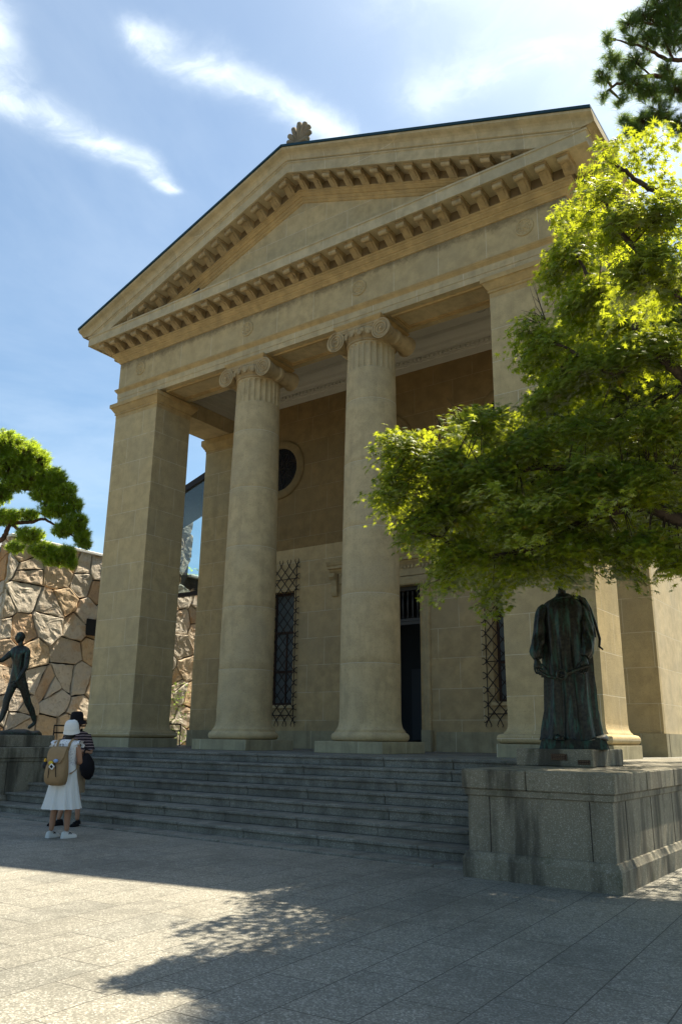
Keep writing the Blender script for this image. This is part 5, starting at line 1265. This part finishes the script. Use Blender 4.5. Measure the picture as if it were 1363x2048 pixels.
pine('pine_tree', 'dark green pine with fine needles reaching in at the top right corner', b0, [at(1640, 900, 13), at(1600, 500, 12.8), at(1560, 150, 12.6), at(1540, -120, 12.6)],
     [([at(1570, 220, 12.6), at(1450, 190, 12.3), at(1363, 165, 12.1), at(1300, 150, 12), at(1240, 165, 12), at(1205, 190, 12)], .06, .012),
      ([at(1560, 150, 12.6), at(1450, 110, 12.2), at(1345, 120, 12), at(1290, 95, 12), at(1230, 80, 12)], .05, .01),
      ([at(1550, 50, 12.6), at(1430, 40, 12.2), at(1330, 50, 12), at(1270, 40, 12)], .05, .01),
      ([at(1590, 350, 12.7), at(1450, 290, 12.3), at(1340, 240, 12), at(1285, 235, 12)], .04, .01),
      ([at(1345, 120, 12), at(1320, 60, 12), at(1290, 20, 12), at(1310, -30, 12)], .02, .008), ([at(1300, 150, 12), at(1262, 120, 12), at(1225, 118, 12)], .015, .006)],
     [(1214, 76, 12, 14, 12), (1257, 42, 12, 18, 18), (1222, 118, 12, 20, 14), (1205, 152, 12, 18, 14), (1203, 192, 12, 12, 8), (1283, 32, 12, 20, 18), (1318, 18, 12, 24, 20), (1296, 78, 12, 24, 22), (1272, 122, 12, 24, 18), (1262, 165, 12, 26, 18), (1300, 180, 12, 28, 20), (1282, 245, 12, 26, 20), (1320, 225, 12, 28, 20), (1345, 78, 12, 24, 26), (1245, 140, 12, 14, 12), (1335, 140, 12, 18, 18), (1350, 180, 12, 22, 20), (1355, 250, 12, 20, 20), (1240, 200, 12, 14, 10), (1335, 40, 12, 26, 24), (1262, 78, 12, 14, 12), (1355, 10, 12, 20, 26), (1270, 262, 12, 20, 14), (1245, 240, 12, 12, 12),
      (1410, 60, 12.2, 50, 50), (1410, 170, 12.2, 50, 45), (1430, 270, 12.4, 50, 40), (1350, -50, 12, 70, 40), (1480, -20, 12.4, 70, 60), (1500, 120, 12.4, 60, 60)],
     2700, .15, .0046, 36, M['pine'], .2, 1.12)
D2 = 24
b1 = at(-150, 1300, 24); b1.z = 0
pine('pine_tree', 'bright green garden pine at the left edge leaning over the rough stone wall', b1, [at(-140, 1300, 24), at(-120, 1180, 24), at(-90, 1090, 24), at(-60, 1010, 24), at(-40, 930, 24)],
     [([at(-90, 1095, 24), at(-30, 1090, 24), at(5, 1078, 24), at(22, 1048, 24), at(60, 1045, 24), at(85, 1038, 24), at(110, 1050, 24), at(150, 1075, 24)], .10, .02),
      ([at(22, 1048, 24), at(60, 1075, 24), at(100, 1095, 24), at(130, 1130, 24)], .05, .02),
      ([at(-60, 1010, 24), at(-10, 985, 24), at(30, 975, 24), at(80, 985, 24), at(130, 1000, 24)], .08, .02),
      ([at(-40, 930, 24), at(0, 915, 24), at(50, 920, 24), at(90, 945, 24)], .06, .02)],
     [(5, 885, 24, 40, 22), (45, 905, 24, 34, 26), (75, 925, 24, 24, 26), (15, 930, 24, 40, 24), (60, 955, 24, 36, 20), (105, 955, 24, 26, 20), (125, 985, 24, 26, 22), (90, 985, 24, 28, 18), (30, 965, 24, 30, 16), (150, 1010, 24, 14, 16), (110, 1020, 24, 30, 16), (150, 1045, 24, 24, 20), (165, 1075, 24, 16, 18), (15, 1035, 24, 26, 16), (55, 1030, 24, 22, 10), (125, 1060, 24, 20, 14), (60, 1070, 24, 26, 14), (85, 1100, 24, 26, 16), (125, 1105, 24, 24, 14), (140, 1125, 24, 14, 12), (110, 1120, 24, 22, 12), (30, 1095, 24, 16, 10), (0, 990, 24, 22, 14), (-40, 900, 24, 50, 36), (-50, 990, 24, 50, 40), (-60, 1060, 24, 40, 24), (175, 1090, 24, 8, 8)],
     6500, .15, .011, 26, M['pineL'], .22, 1.14)
# pale foliage seen through the glazed gable
pl = thing('background_tree', 'small pale green tree seen far behind the glass through the gap left of the columns', 'tree', (-21, 16, 0))
mb = MB(); mb.tube([(-21, 16, 0), (-21.1, 16, 4), (-21, 16.1, 9)], [.2, .15, .06], 8); part('trunk', mb, M['bark'], pl)
q = rng.normal(size=(1500, 3)); q /= np.linalg.norm(q, axis=1, keepdims=True); q *= rng.uniform(.4, 1, (1500, 1))
V, F = leaves(np.array([0, 0, 8.2])+q*np.array([3, 3, 2.6]), q+rng.normal(0, .4, (1500, 3)), .20); part('leaves', np_mesh('leaves', V, F, M['pineL']), None, pl, local=True)
# shrubs at the foot of the stone wall, seen in the gap
def shrub(label, c, r, h, n, s):
    t_ = thing('shrub', label, 'shrub', c, 'shrubs at the foot of the stone wall'); mb = MB()
    q = rng.uniform(-1, 1, (n, 3))*np.array([r, r, h/2])+np.array([0, 0, h*.6]); 
    for k in range(9): e = Vector(q[k]); mb.tube([(0, 0, 0), e*.5+Vector((0, 0, .1)), e], [.014, .01, .005], 5)
    part('stems', mb, M['bark'], t_, local=True); V, F = leaves(q, rng.normal(0, .6, (n, 3))+np.array([0, -.2, .8]), s); part('leaves', np_mesh('leaves', V, F, M['pine']), None, t_, local=True)
p = onp(2, ZP, 362, 1490); 
shrub('dark leafy shrub low in the gap behind the handrail', (-8.1, 3.6, ZP), .45, .9, 160, .075)
p = onp(0, -12.2, 352, 1400)
shrub('taller dark shrub against the boulders in the gap beside the left pier', (p.x, p.y, 0), .5, p.z*1.02+.3, 240, .09)
for o in list(bpy.data.objects):
    if o.type == 'MESH' and o.parent is None and 'label' not in o and 'kind' not in o: print('UNTAGGED', o.name)
